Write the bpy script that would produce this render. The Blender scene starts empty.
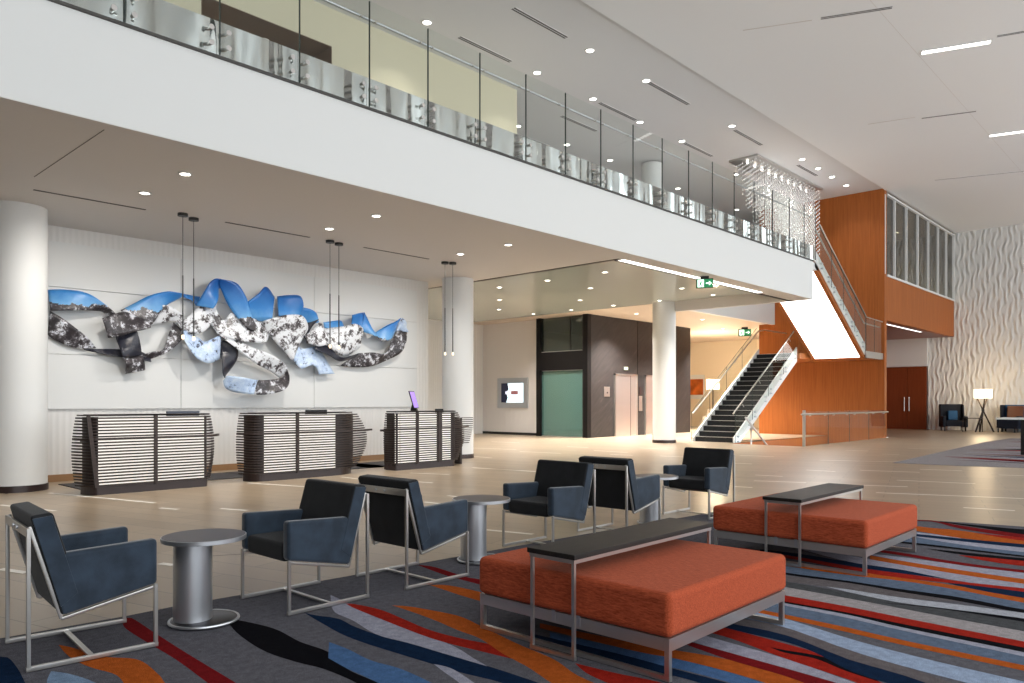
import bpy, bmesh, math, random
from mathutils import Vector, Matrix
R=math.radians
random.seed(7)
SC=bpy.context.scene
COL=SC.collection
# ------------------------------------------------------------------ camera, world, daylight, exposure
cam=bpy.data.objects.new('camera',bpy.data.cameras.new('camera')); COL.objects.link(cam)
cam.location=(0,0,1.35); cam.rotation_euler=(R(90),0,R(43.135-90))
cam.data.sensor_width=36; cam.data.lens=761/1024*36; cam.data.shift_y=0.0591
cam.data.clip_end=300; SC.camera=cam
W=bpy.data.worlds.new('sky'); SC.world=W; W.use_nodes=True
W.node_tree.nodes['Background'].inputs[0].default_value=(0.925,0.965,1.0,1)
W.node_tree.nodes['Background'].inputs[1].default_value=2.6
def area_lamp(name,loc,rot,sx,sy,power,col=(1,1,1),portal=False):
    l=bpy.data.lights.new(name,'AREA'); l.shape='RECTANGLE'; l.size=sx; l.size_y=sy; l.energy=power; l.color=col
    o=bpy.data.objects.new(name,l); COL.objects.link(o); o.location=loc; o.rotation_euler=rot
    if portal: l.cycles.is_portal=True
    return o
area_lamp('daylight_portal',(17,-8.9,4.75),(R(90),0,0),49,9.4,10,portal=True)
SC.view_settings.view_transform='Standard'; SC.view_settings.look='None'
SC.view_settings.gamma=1; SC.view_settings.use_curve_mapping=False
SC.view_settings.exposure=0.35
# ------------------------------------------------------------------ materials
def nm(name):
    m=bpy.data.materials.new(name); m.use_nodes=True
    return m,m.node_tree,m.node_tree.nodes['Principled BSDF']
def N(nt,t,**k):
    n=nt.nodes.new(t)
    for a,v in k.items(): setattr(n,a,v)
    return n
def coords(nt,scale=(1,1,1),rot=(0,0,0)):
    tc=N(nt,'ShaderNodeTexCoord'); mp=N(nt,'ShaderNodeMapping')
    mp.inputs['Scale'].default_value=scale; mp.inputs['Rotation'].default_value=rot
    nt.links.new(tc.outputs['Object'],mp.inputs[0]); return mp.outputs[0]
def ramp(nt,fac,stops,const=False):
    r=N(nt,'ShaderNodeValToRGB'); e=r.color_ramp.elements
    if const: r.color_ramp.interpolation='CONSTANT'
    while len(e)<len(stops): e.new(.5)
    for i,(p,c) in enumerate(stops): e[i].position=p; e[i].color=(*c,1)
    nt.links.new(fac,r.inputs[0]); return r.outputs[0]
def noise(nt,vec,scale,detail=3,rough=.5):
    n=N(nt,'ShaderNodeTexNoise'); n.inputs['Scale'].default_value=scale; n.inputs['Detail'].default_value=detail
    n.inputs['Roughness'].default_value=rough; nt.links.new(vec,n.inputs['Vector']); return n.outputs[0]
def bump(nt,b,h,strength,dist=.01):
    n=N(nt,'ShaderNodeBump'); n.inputs['Strength'].default_value=strength; n.inputs['Distance'].default_value=dist
    nt.links.new(h,n.inputs['Height']); nt.links.new(n.outputs[0],b.inputs['Normal'])
def flat(name,c,rough=.6,metal=0,spec=.5,var=0,vs=3,bmp=0,bs=80,sheen=0):
    m,nt,b=nm(name); b.inputs['Base Color'].default_value=(*c,1); b.inputs['Roughness'].default_value=rough
    b.inputs['Metallic'].default_value=metal; b.inputs['Specular IOR Level'].default_value=spec
    v=coords(nt)
    if var:
        f=noise(nt,v,vs,4)
        nt.links.new(ramp(nt,f,[(.3,tuple(x*(1-var) for x in c)),(.7,tuple(min(1,x*(1+var)) for x in c))]),b.inputs['Base Color'])
    if bmp: bump(nt,b,noise(nt,v,bs,2),bmp)
    if sheen:
        b.inputs['Sheen Weight'].default_value=sheen; b.inputs['Sheen Roughness'].default_value=.4
    return m
def emis(name,c,s,base=None):
    m,nt,b=nm(name); b.inputs['Base Color'].default_value=(*(base or c),1)
    b.inputs['Emission Color'].default_value=(*c,1); b.inputs['Emission Strength'].default_value=s
    b.inputs['Roughness'].default_value=.5; return m
def grain(name,c1,c2,scale=(14,14,.5),rough=.35,ns=1.6,spec=.4):
    m,nt,b=nm(name); v=coords(nt,scale); f=noise(nt,v,ns,5,.6)
    nt.links.new(ramp(nt,f,[(.32,c1),(.68,c2)]),b.inputs['Base Color']); b.inputs['Roughness'].default_value=rough
    b.inputs['Specular IOR Level'].default_value=spec; return m
def glassmat(name,tint,refl=.10,extra=0.0,rough=0.0,body=None,bodyf=0):
    m=bpy.data.materials.new(name); m.use_nodes=True; nt=m.node_tree; nt.nodes.clear()
    out=N(nt,'ShaderNodeOutputMaterial'); tr=N(nt,'ShaderNodeBsdfTransparent'); tr.inputs[0].default_value=(*tint,1)
    gl=N(nt,'ShaderNodeBsdfGlossy'); gl.inputs['Roughness'].default_value=rough
    lw=N(nt,'ShaderNodeFresnel'); lw.inputs['IOR'].default_value=1.45
    ad=N(nt,'ShaderNodeMath',operation='MULTIPLY_ADD'); ad.inputs[1].default_value=1; ad.inputs[2].default_value=extra; ad.use_clamp=True
    ge=N(nt,'ShaderNodeNewGeometry'); fr=N(nt,'ShaderNodeMath',operation='SUBTRACT'); fr.inputs[0].default_value=1; nt.links.new(ge.outputs['Backfacing'],fr.inputs[1])
    nt.links.new(lw.outputs[0],ad.inputs[0]); mu=N(nt,'ShaderNodeMath',operation='MULTIPLY'); nt.links.new(ad.outputs[0],mu.inputs[0]); nt.links.new(fr.outputs[0],mu.inputs[1]); ad=mu
    mx=N(nt,'ShaderNodeMixShader'); nt.links.new(ad.outputs[0],mx.inputs[0])
    src=tr.outputs[0]
    if body:
        df=N(nt,'ShaderNodeBsdfDiffuse'); df.inputs[0].default_value=(*body,1)
        m2=N(nt,'ShaderNodeMixShader'); m2.inputs[0].default_value=bodyf
        nt.links.new(tr.outputs[0],m2.inputs[1]); nt.links.new(df.outputs[0],m2.inputs[2]); src=m2.outputs[0]
    nt.links.new(src,mx.inputs[1]); nt.links.new(gl.outputs[0],mx.inputs[2]); nt.links.new(mx.outputs[0],out.inputs[0])
    return m
M={}
M['white']=flat('white_paint',(.72,.73,.72),.6)
M['fascia']=flat('fascia_paint',(.76,.77,.755),.6)
M['ceil']=flat('ceiling_paint',(.74,.745,.76),.7)
M['ceilhigh']=flat('high_ceiling_paint',(.87,.88,.895),.7)
M['ceil2']=flat('soffit_paint',(.69,.665,.645),.7)
M['beige']=flat('beige_ceiling_paint',(.66,.57,.48),.7)
M['lobbyceil']=flat('glossy_grey_green_ceiling',(.50,.545,.515),.20,0,.5)
M['cream']=flat('cream_wall_paint',(.68,.63,.47),.7)
M['brown']=flat('brown_niche_paint',(.24,.175,.125),.7)
M['warm']=flat('warm_corridor_wall',(.84,.73,.56),.7)
M['greywall']=flat('pale_grey_wall',(.55,.54,.53),.7)
M['leftwall']=flat('dark_unseen_wall',(.09,.075,.06),.7)  # unseen wall, coloured dark to cut bounced light from the left
M['black']=flat('black_metal',(.012,.011,.011),.4)
M['slot']=flat('dark_slot',(.07,.065,.06),.6)
M['darkbase']=flat('dark_plinth',(.030,.018,.018),.3)
M['chrome']=flat('brushed_steel',(.60,.585,.56),.28,.88)
M['stringer']=flat('pale_steel_stringer',(.80,.81,.80),.3,.25)
M['steel']=flat('satin_steel',(.58,.60,.63),.34,.9)
M['doorsteel']=flat('lift_door_steel',(.66,.65,.64),.28,.85)
M['wood']=grain('orange_wood_veneer',(.31,.088,.018),(.42,.128,.029),rough=.5,spec=.2)
M['wooddoor']=grain('red_brown_door_veneer',(.17,.035,.010),(.22,.05,.016))
M['wooddark']=grain('dark_wood',(.018,.011,.009),(.034,.021,.016),(3,40,40),.45)
M['tabletop']=grain('black_oak_top',(.012,.010,.009),(.026,.021,.018),(4,40,40),.5,spec=.25)
M['walnut']=grain('walnut_slat',(.022,.013,.011),(.042,.027,.022),(2,30,30),.45)
M['skirt']=flat('wood_baseboard',(.30,.17,.08),.5)
M['glow']=emis('desk_backlight',(1,.94,.84),.62)
M['soffitglow']=emis('glowing_stair_soffit',(1,.99,.97),3.2)  # underside of the upper flight, given emission so it reads white
M['lens']=emis('downlight_lens',(1,.95,.88),7)
M['led']=emis('led_strip',(1,.97,.92),1.6)
M['shade']=emis('lamp_shade_glow',(1,.82,.55),2.2)
M['bulb']=emis('pendant_bulb',(1,.80,.55),.9)
M['navyfab']=flat('slate_blue_velvet',(.024,.038,.058),.75,0,.25,.3,9,.15,300,.5)
M['black_shade_fab']=flat('black_and_shaded_velvet',(.012,.013,.015),.75,0,.25,.25,9,.15,300,.12)  # dark stair and monitor covering; on chairs, the blue velvet coloured as in shade
M['darkleather']=flat('dark_navy_leather',(.006,.009,.018),.6,0,.2)
M['bluecush']=flat('blue_cushion',(.015,.08,.19),.8)
M['brownleather']=flat('brown_leather',(.13,.04,.015),.45)
M['orangefab']=None
m,nt,b=nm('terracotta_weave'); v=coords(nt,(220,22,120)); f=noise(nt,v,1.0,5,.75); 
nt.links.new(ramp(nt,f,[(.33,(.235,.036,.012)),(.67,(.56,.112,.046))]),b.inputs['Base Color']); b.inputs['Roughness'].default_value=.85
b.inputs['Specular IOR Level'].default_value=.15; bump(nt,b,f,.35,.004); b.inputs['Sheen Weight'].default_value=.08; b.inputs['Sheen Roughness'].default_value=.5; b.inputs['Sheen Tint'].default_value=(1,.6,.45,1); M['orangefab']=m
M['railglass']=glassmat('clear_glass',(.955,.975,.965),extra=.0)
M['glassedge']=flat('dark_glass_edge',(.05,.07,.065),.15)
M['winglass']=glassmat('tinted_window_glass',(.42,.42,.36),extra=.10)
M['teal']=glassmat('teal_lift_glass',(.42,.60,.56),extra=.10,rough=.02,body=(.15,.31,.28),bodyf=.45)
M['darkglass']=glassmat('smoky_lift_glass',(.30,.36,.31),extra=.06,body=(.06,.08,.065),bodyf=.5)
M['liftdark']=flat('lift_frame_black',(.007,.006,.006),.45,0,.2)
m,nt,b=nm('dark_slate_stone'); v=coords(nt,(1.2,1.2,1.2),(0,R(38),0)); 
mp=N(nt,'ShaderNodeMapping'); mp.inputs['Scale'].default_value=(1,1,7); nt.links.new(v,mp.inputs[0])
f=noise(nt,mp.outputs[0],1.3,6,.65); nt.links.new(ramp(nt,f,[(.35,(.018,.015,.015)),(.62,(.032,.027,.026)),(.78,(.085,.07,.065))]),b.inputs['Base Color']); b.inputs['Roughness'].default_value=.45; M['slate']=m
m,nt,b=nm('ribbed_white_wall'); v=coords(nt); w=N(nt,'ShaderNodeTexWave'); w.inputs['Scale'].default_value=3.2; w.inputs['Distortion'].default_value=.35; w.inputs['Detail'].default_value=1
w.bands_direction='X'; nt.links.new(v,w.inputs[0]); b.inputs['Base Color'].default_value=(.74,.73,.71,1); b.inputs['Roughness'].default_value=.6
bump(nt,b,w.outputs['Fac'],.35,.02); M['ribbed']=m
m,nt,b=nm('pinkish_ribbed_wall'); v=coords(nt); w=N(nt,'ShaderNodeTexWave'); w.inputs['Scale'].default_value=2.2; w.bands_direction='Y'; nt.links.new(v,w.inputs[0])
b.inputs['Base Color'].default_value=(.80,.76,.74,1); b.inputs['Roughness'].default_value=.6; bump(nt,b,w.outputs['Fac'],.25,.015); M['ribbedy']=m
# wavy relief wall
m,nt,b=nm('wave_relief_panel'); b.inputs['Roughness'].default_value=.6; b.inputs['Base Color'].default_value=(.70,.70,.68,1); M['relief']=m
M['reliefdark']=flat('wave_relief_grey',(.34,.335,.32),.6)
# band of polished stainless with gentle buckling
m,nt,b=nm('polished_stainless'); v=coords(nt,(2.2,1,.35)); f=noise(nt,v,1.0,2,.4); b.inputs['Base Color'].default_value=(.80,.81,.82,1); b.inputs['Metallic'].default_value=1
b.inputs['Roughness'].default_value=.10; bump(nt,b,f,1.0,.45); M['stainless']=m
# tile floor
m,nt,b=nm('floor_tile'); v=coords(nt,(1,1,1),(0,0,R(75))); br=N(nt,'ShaderNodeTexBrick'); nt.links.new(v,br.inputs[0]); br.offset=.37
br.inputs['Color1'].default_value=(.41,.322,.228,1); br.inputs['Color2'].default_value=(.345,.268,.188,1); br.inputs['Mortar'].default_value=(.20,.16,.12,1)
br.inputs['Scale'].default_value=1; br.inputs['Mortar Size'].default_value=.005; br.inputs['Brick Width'].default_value=1.2; br.inputs['Row Height'].default_value=.3; br.inputs['Bias'].default_value=0
f=noise(nt,v,.5,3); mx=N(nt,'ShaderNodeMixRGB',blend_type='MULTIPLY'); mx.inputs[0].default_value=.5
nt.links.new(br.outputs[0],mx.inputs[1]); nt.links.new(ramp(nt,f,[(.3,(.88,.88,.87)),(.7,(1,1,1))]),mx.inputs[2]); nt.links.new(mx.outputs[0],b.inputs['Base Color'])
b.inputs['Roughness'].default_value=.30; b.inputs['Specular IOR Level'].default_value=.40
M['tile']=m
M['inlay']=flat('pale_tile_inlay',(.90,.86,.78),.4)
M['darkinlay']=flat('dark_floor_joint',(.10,.075,.055),.4)
M['mat']=flat('charcoal_mat',(.045,.042,.045),.9)
CC=dict(base=(.122,.120,.138),navy=(.007,.020,.052),lilac=(.34,.345,.42),red=(.32,.020,.012),darkred=(.17,.010,.012),orange=(.42,.095,.017),black=(.006,.006,.008),
 blue=(.070,.145,.30),lightblue=(.20,.29,.42),bluegrey=(.115,.155,.225),taupe=(.135,.120,.125),paleblue=(.31,.39,.53),lightgrey=(.34,.315,.32),darkgrey=(.072,.075,.080),palegrey=(.40,.42,.47))
def carpet_mat(n,c):
    m,nt,b=nm('carpet_'+n); v=coords(nt); f=noise(nt,v,190,2); f3=noise(nt,v,22,3)
    mx=N(nt,'ShaderNodeMixRGB',blend_type='MULTIPLY'); mx.inputs[0].default_value=.9
    nt.links.new(ramp(nt,f,[(.25,tuple(x*.55 for x in c)),(.75,tuple(x*1.35 for x in c))]),mx.inputs[1])
    nt.links.new(ramp(nt,f3,[(.3,(.8,)*3),(.7,(1.15,)*3)]),mx.inputs[2]); nt.links.new(mx.outputs[0],b.inputs['Base Color'])
    b.inputs['Roughness'].default_value=1; b.inputs['Specular IOR Level'].default_value=.02; bump(nt,b,f,.5,.006); return m
CM={k:carpet_mat(k,c) for k,c in CC.items()}
# printed mountain photograph on the wall sculpture
def print_mat(name,kind):
    m,nt,b=nm(name); tc=N(nt,'ShaderNodeTexCoord'); v=tc.outputs['Object']
    mp=N(nt,'ShaderNodeMapping'); mp.inputs['Rotation'].default_value=(0,R(35),0); mp.inputs['Scale'].default_value=(1.5,1,1.5); nt.links.new(v,mp.inputs[0])
    big=noise(nt,mp.outputs[0],4.2,10,.75)
    rock=[(.0,(.010,.008,.010)),(.47,(.035,.030,.034)),(.54,(.13,.12,.13)),(.575,(.70,.72,.77)),(1,(.85,.87,.91))]
    snow=[(.0,(.012,.010,.012)),(.42,(.04,.034,.036)),(.465,(.20,.19,.20)),(.50,(.76,.79,.83)),(1,(.90,.92,.95))]
    dark=[(.0,(.008,.009,.016)),(.5,(.018,.020,.034)),(.66,(.07,.065,.07)),(1,(.3,.3,.32))]
    ice=[(.0,(.02,.02,.03)),(.40,(.06,.06,.09)),(.43,(.42,.56,.80)),(.6,(.66,.78,.93)),(1,(.9,.94,.98))]
    if kind!='sky':
        nt.links.new(ramp(nt,big,dict(rock=rock,snow=snow,dark=dark,ice=ice)[kind]),b.inputs['Base Color'])
    else:
        sx=N(nt,'ShaderNodeSeparateXYZ'); nt.links.new(v,sx.inputs[0])
        mr=N(nt,'ShaderNodeMapRange'); mr.inputs[1].default_value=8.6; mr.inputs[2].default_value=11.2; mr.inputs[3].default_value=2.99; mr.inputs[4].default_value=2.74
        nt.links.new(sx.outputs[0],mr.inputs[0])
        jag=N(nt,'ShaderNodeMath',operation='MULTIPLY_ADD'); jag.inputs[1].default_value=.4; jag.inputs[2].default_value=-.2
        nt.links.new(noise(nt,v,4,6,.6),jag.inputs[0])
        rid=N(nt,'ShaderNodeMath',operation='ADD'); nt.links.new(mr.outputs[0],rid.inputs[0]); nt.links.new(jag.outputs[0],rid.inputs[1])
        h=N(nt,'ShaderNodeMath',operation='SUBTRACT'); nt.links.new(sx.outputs[2],h.inputs[0]); nt.links.new(rid.outputs[0],h.inputs[1])
        sky=ramp(nt,h.outputs[0],[(0,(.17,.42,.74)),(.25,(.035,.23,.62)),(.65,(.010,.11,.42)),(1,(.007,.07,.30))])
        gt=N(nt,'ShaderNodeMath',operation='GREATER_THAN'); gt.inputs[1].default_value=0; nt.links.new(h.outputs[0],gt.inputs[0])
        mx=N(nt,'ShaderNodeMixRGB'); nt.links.new(gt.outputs[0],mx.inputs[0]); nt.links.new(ramp(nt,big,rock),mx.inputs[1]); nt.links.new(sky,mx.inputs[2])
        nt.links.new(mx.outputs[0],b.inputs['Base Color'])
    b.inputs['Roughness'].default_value=.35; return m
PM={k:print_mat('print_'+k,k) for k in ('sky','rock','snow','dark','ice')}
# ------------------------------------------------------------------ mesh helpers
class MB:
    def __init__(s): s.v=[]; s.f=[]; s.mi=[]
    def add(s,vs,fs,mi=0):
        o=len(s.v); s.v+= [tuple(p) for p in vs]; s.f+=[tuple(i+o for i in f) for f in fs]; s.mi+=[mi]*len(fs); return s
    def box(s,x0,x1,y0,y1,z0,z1,mi=0):
        return s.add([(x,y,z) for z in (z0,z1) for y in (y0,y1) for x in (x0,x1)],[(0,2,3,1),(4,5,7,6),(0,1,5,4),(2,6,7,3),(0,4,6,2),(1,3,7,5)],mi)
    def quad(s,a,b,c,d,mi=0): return s.add([a,b,c,d],[(0,1,2,3)],mi)
    def poly(s,pts,mi=0): return s.add(pts,[tuple(range(len(pts)))],mi)
    def bar(s,p,q,w,h=None,up=(0,0,1)):
        h=h or w; p=Vector(p);q=Vector(q);d=(q-p).normalized(); u=Vector(up)
        if abs(d.dot(u))>.99: u=Vector((1,0,0))
        a=d.cross(u).normalized(); c=a.cross(d).normalized()
        vs=[pt+a*sx*w/2+c*sz*h/2 for pt in (p,q) for sx,sz in ((-1,-1),(1,-1),(1,1),(-1,1))]
        return s.add(vs,[(3,2,1,0),(4,5,6,7),(0,1,5,4),(1,2,6,5),(2,3,7,6),(3,0,4,7)])
    def tube(s,pts,r,n=8,r1=None):
        P=[Vector(p) for p in pts]; rings=[]
        for i,p in enumerate(P):
            d=(P[min(i+1,len(P)-1)]-P[max(i-1,0)]).normalized(); u=Vector((0,0,1)) if abs(d.z)<.95 else Vector((1,0,0))
            a=d.cross(u).normalized(); c=a.cross(d); rr=r if r1 is None else r+(r1-r)*i/(len(P)-1)
            rings.append([p+(a*math.cos(t)+c*math.sin(t))*rr for t in [2*math.pi*k/n for k in range(n)]])
        vs=[v for g in rings for v in g]; fs=[]
        for i in range(len(P)-1):
            for k in range(n): fs.append((i*n+k,i*n+(k+1)%n,(i+1)*n+(k+1)%n,(i+1)*n+k))
        fs+= [tuple(reversed(range(n))),tuple(range((len(P)-1)*n,len(P)*n))]
        return s.add(vs,fs)
    def lathe(s,prof,n=32,c=(0,0),caps=True):
        vs=[(c[0]+r*math.cos(2*math.pi*k/n),c[1]+r*math.sin(2*math.pi*k/n),z) for r,z in prof for k in range(n)]; fs=[]
        for i in range(len(prof)-1):
            for k in range(n): fs.append((i*n+k,i*n+(k+1)%n,(i+1)*n+(k+1)%n,(i+1)*n+k))
        if caps: fs+=[tuple(reversed(range(n))),tuple(range((len(prof)-1)*n,len(prof)*n))]
        return s.add(vs,fs)
    def prism(s,poly,axis,a,b):      # polygon in the plane across the axis, pushed from a to b
        n=len(poly)
        def at(p,t): return (t,p[0],p[1]) if axis=='x' else (p[0],t,p[1]) if axis=='y' else (p[0],p[1],t)
        vs=[at(p,a) for p in poly]+[at(p,b) for p in poly]
        return s.add(vs,[tuple(range(n)),tuple(reversed(range(n,2*n)))]+[(i,i+n,(i+1)%n+n,(i+1)%n) for i in range(n)])
def obj(name,mb,mat,parent=None,bevel=0,seg=2,smooth=False,sol=0):
    me=bpy.data.meshes.new(name); me.from_pydata(mb.v,[],mb.f)
    for m in (mat if isinstance(mat,list) else [mat]): me.materials.append(m)
    me.polygons.foreach_set('material_index',mb.mi)
    bm=bmesh.new(); bm.from_mesh(me); bmesh.ops.recalc_face_normals(bm,faces=bm.faces); bm.to_mesh(me); bm.free()
    o=bpy.data.objects.new(name,me); COL.objects.link(o)
    if parent: o.parent=parent
    if sol: md=o.modifiers.new('thickness','SOLIDIFY'); md.thickness=sol; md.offset=0
    if bevel:
        md=o.modifiers.new('soft_edges','BEVEL'); md.width=bevel; md.segments=seg; md.limit_method='ANGLE'; md.angle_limit=R(35)
    if smooth or bevel:
        for p in me.polygons: p.use_smooth=True
        md=o.modifiers.new('wn','WEIGHTED_NORMAL'); md.keep_sharp=True
        if smooth and not bevel:
            o.modifiers.remove(md); me.set_sharp_from_angle(angle=R(40))
    return o
def thing(name,label,cat,loc=(0,0,0),rz=0,group=None):
    o=bpy.data.objects.new(name,None); COL.objects.link(o); o.location=loc; o.rotation_euler=(0,0,rz); o.empty_display_size=.1
    return tag(o,label,cat,group)
def tag(o,label,cat,group=None):
    o['label']=label; o['category']=cat
    if group: o['group']=group
    return o
def struct(name,mb,mat,parent=None,**k):
    o=obj(name,mb,mat,parent,**k)
    if not parent: o['kind']='structure'
    return o
def dup(root,loc,rz=None,label=None,group=None):
    r=root.copy(); COL.objects.link(r); r.location=loc
    if rz is not None: r.rotation_euler=(0,0,rz)
    if label: r['label']=label
    if group: r['group']=group
    for ch in list(root.children):
        c=ch.copy(); COL.objects.link(c); c.parent=r
        for g in list(ch.children):
            d=g.copy(); COL.objects.link(d); d.parent=c
    return r
ORD=['first','second','third','fourth','fifth','sixth','seventh','eighth','ninth','tenth','eleventh']
# ------------------------------------------------------------------ floor, carpet
fl=MB()
for x0,x1,y0,y1 in ((-8,22.9,-9,30),(22.9,31.1,-9,9.38),(22.9,31.1,11.7,30),(31.1,42,-9,30)):
    fl.quad((x0,y0,0),(x1,y0,0),(x1,y1,0),(x0,y1,0))
for i,(ax,ay,bx,by) in enumerate([(3.542,12.731,4.16,10.437),(2.69,11.717,3.008,10.575),(1.659,7.226,1.766,6.902),(4.509,9.283,4.651,8.872),(6.247,11.883,6.611,10.621),(7.892,11.612,7.89,11.093),(7.368,8.172,7.396,7.758),(6.685,7.891,6.726,7.553),(5.666,5.729,5.813,5.153),(8.266,10.055,8.37,9.663),(9.233,11.309,9.526,10.53),(10.882,11.326,11.066,9.655),(13.104,13.584,13.058,12.895),(18.412,18.197,18.511,16.981),(15.515,16.105,15.828,14.674),(15.295,14.031,15.466,12.727),(10.828,11.21,11.143,9.758),(17.018,12.817,16.957,11.656),(16.034,11.562,16.131,10.922),(17.948,14.534,17.987,13.753),(17.973,8.955,18.09,8.111),(15.594,7.909,15.665,7.516),(13.342,6.343,13.416,5.85),(12.349,5.888,12.653,5.115),(11.281,5.721,11.349,5.44),(15.016,6.07,15.059,5.516),(14.128,4.136,14.394,3.006),(11.968,3.793,12.64,2.048),(11.035,2.438,11.168,1.903),(15.68,5.265,15.993,4.274),(16.755,4.477,16.939,3.76),(12.883,4.267,13.147,3.687),(17.766,6.855,18.459,5.383),(21.905,7.73,22.006,7.178),(20.941,6.49,21.016,6.081),(24.079,6.754,24.152,6.192),(16.428,3.05,16.562,2.683),(2.63,6.497,2.679,6.337),(5.36,7.013,5.532,6.513),(12.839,9.775,12.87,9.031),(18.866,12.529,18.894,11.601),(16.413,10.308,16.558,9.548),(22.406,9.852,22.418,9.243),(13.017,10.74,13.189,9.773),(4.008,9.898,4.106,9.595)]):
    d=Vector((bx-ax,by-ay)).normalized(); n=Vector((-d.y,d.x))*.035; z=.002
    fl.quad((ax-n.x,ay-n.y,z),(bx-n.x,by-n.y,z),(bx+n.x,by+n.y,z),(ax+n.x,ay+n.y,z),1)
d=.025
fl.quad((2.95,6.55,.002),(3.00,6.50,.002),(3.95,6.0,.002),(3.93,6.05,.002),2)
floor=struct('floor',fl,[M['tile'],M['inlay'],M['darkinlay']])
cedge=[(0.487,5.129),(1.169,5.092),(1.821,5.045),(2.135,5.051),(3.358,4.954),(5.513,4.81),(9.25,4.5),(9.514,2.58),(9.653,2.167),(9.778,1.584),(10.1,0.2),(10.2,-3),(-2,-3),(-2,5.2)]
cp=MB(); n=len(cedge); area=sum(cedge[i][0]*cedge[(i+1)%n][1]-cedge[(i+1)%n][0]*cedge[i][1] for i in range(n))
if area<0: cedge=cedge[::-1]
cp.prism(cedge,'z',.001,.004)
keys=list(CC); zz=.0042
def smooth_line(pts,k=6):
    if len(pts)<3: return pts
    out=[]
    P=[pts[0]]+list(pts)+[pts[-1]]
    for i in range(1,len(P)-2):
        a,b,c,d=[Vector(q) for q in P[i-1:i+3]]
        for j in range(k):
            t=j/k; out.append(.5*((2*b)+(c-a)*t+(2*a-5*b+4*c-d)*t*t+(3*b-a-3*c+d)*t**3))
    out.append(Vector(P[-2])); return [tuple(q) for q in out]
def resample(pts,n):
    P=[Vector(p) for p in smooth_line(pts)]; L=[0]
    for i in range(1,len(P)): L.append(L[-1]+(P[i]-P[i-1]).length)
    out=[];j=0
    for i in range(n):
        t=L[-1]*i/(n-1)
        while j<len(L)-2 and L[j+1]<t: j+=1
        s=(t-L[j])/max(L[j+1]-L[j],1e-9); out.append(P[j].lerp(P[j+1],min(max(s,0),1)))
    return out
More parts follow.
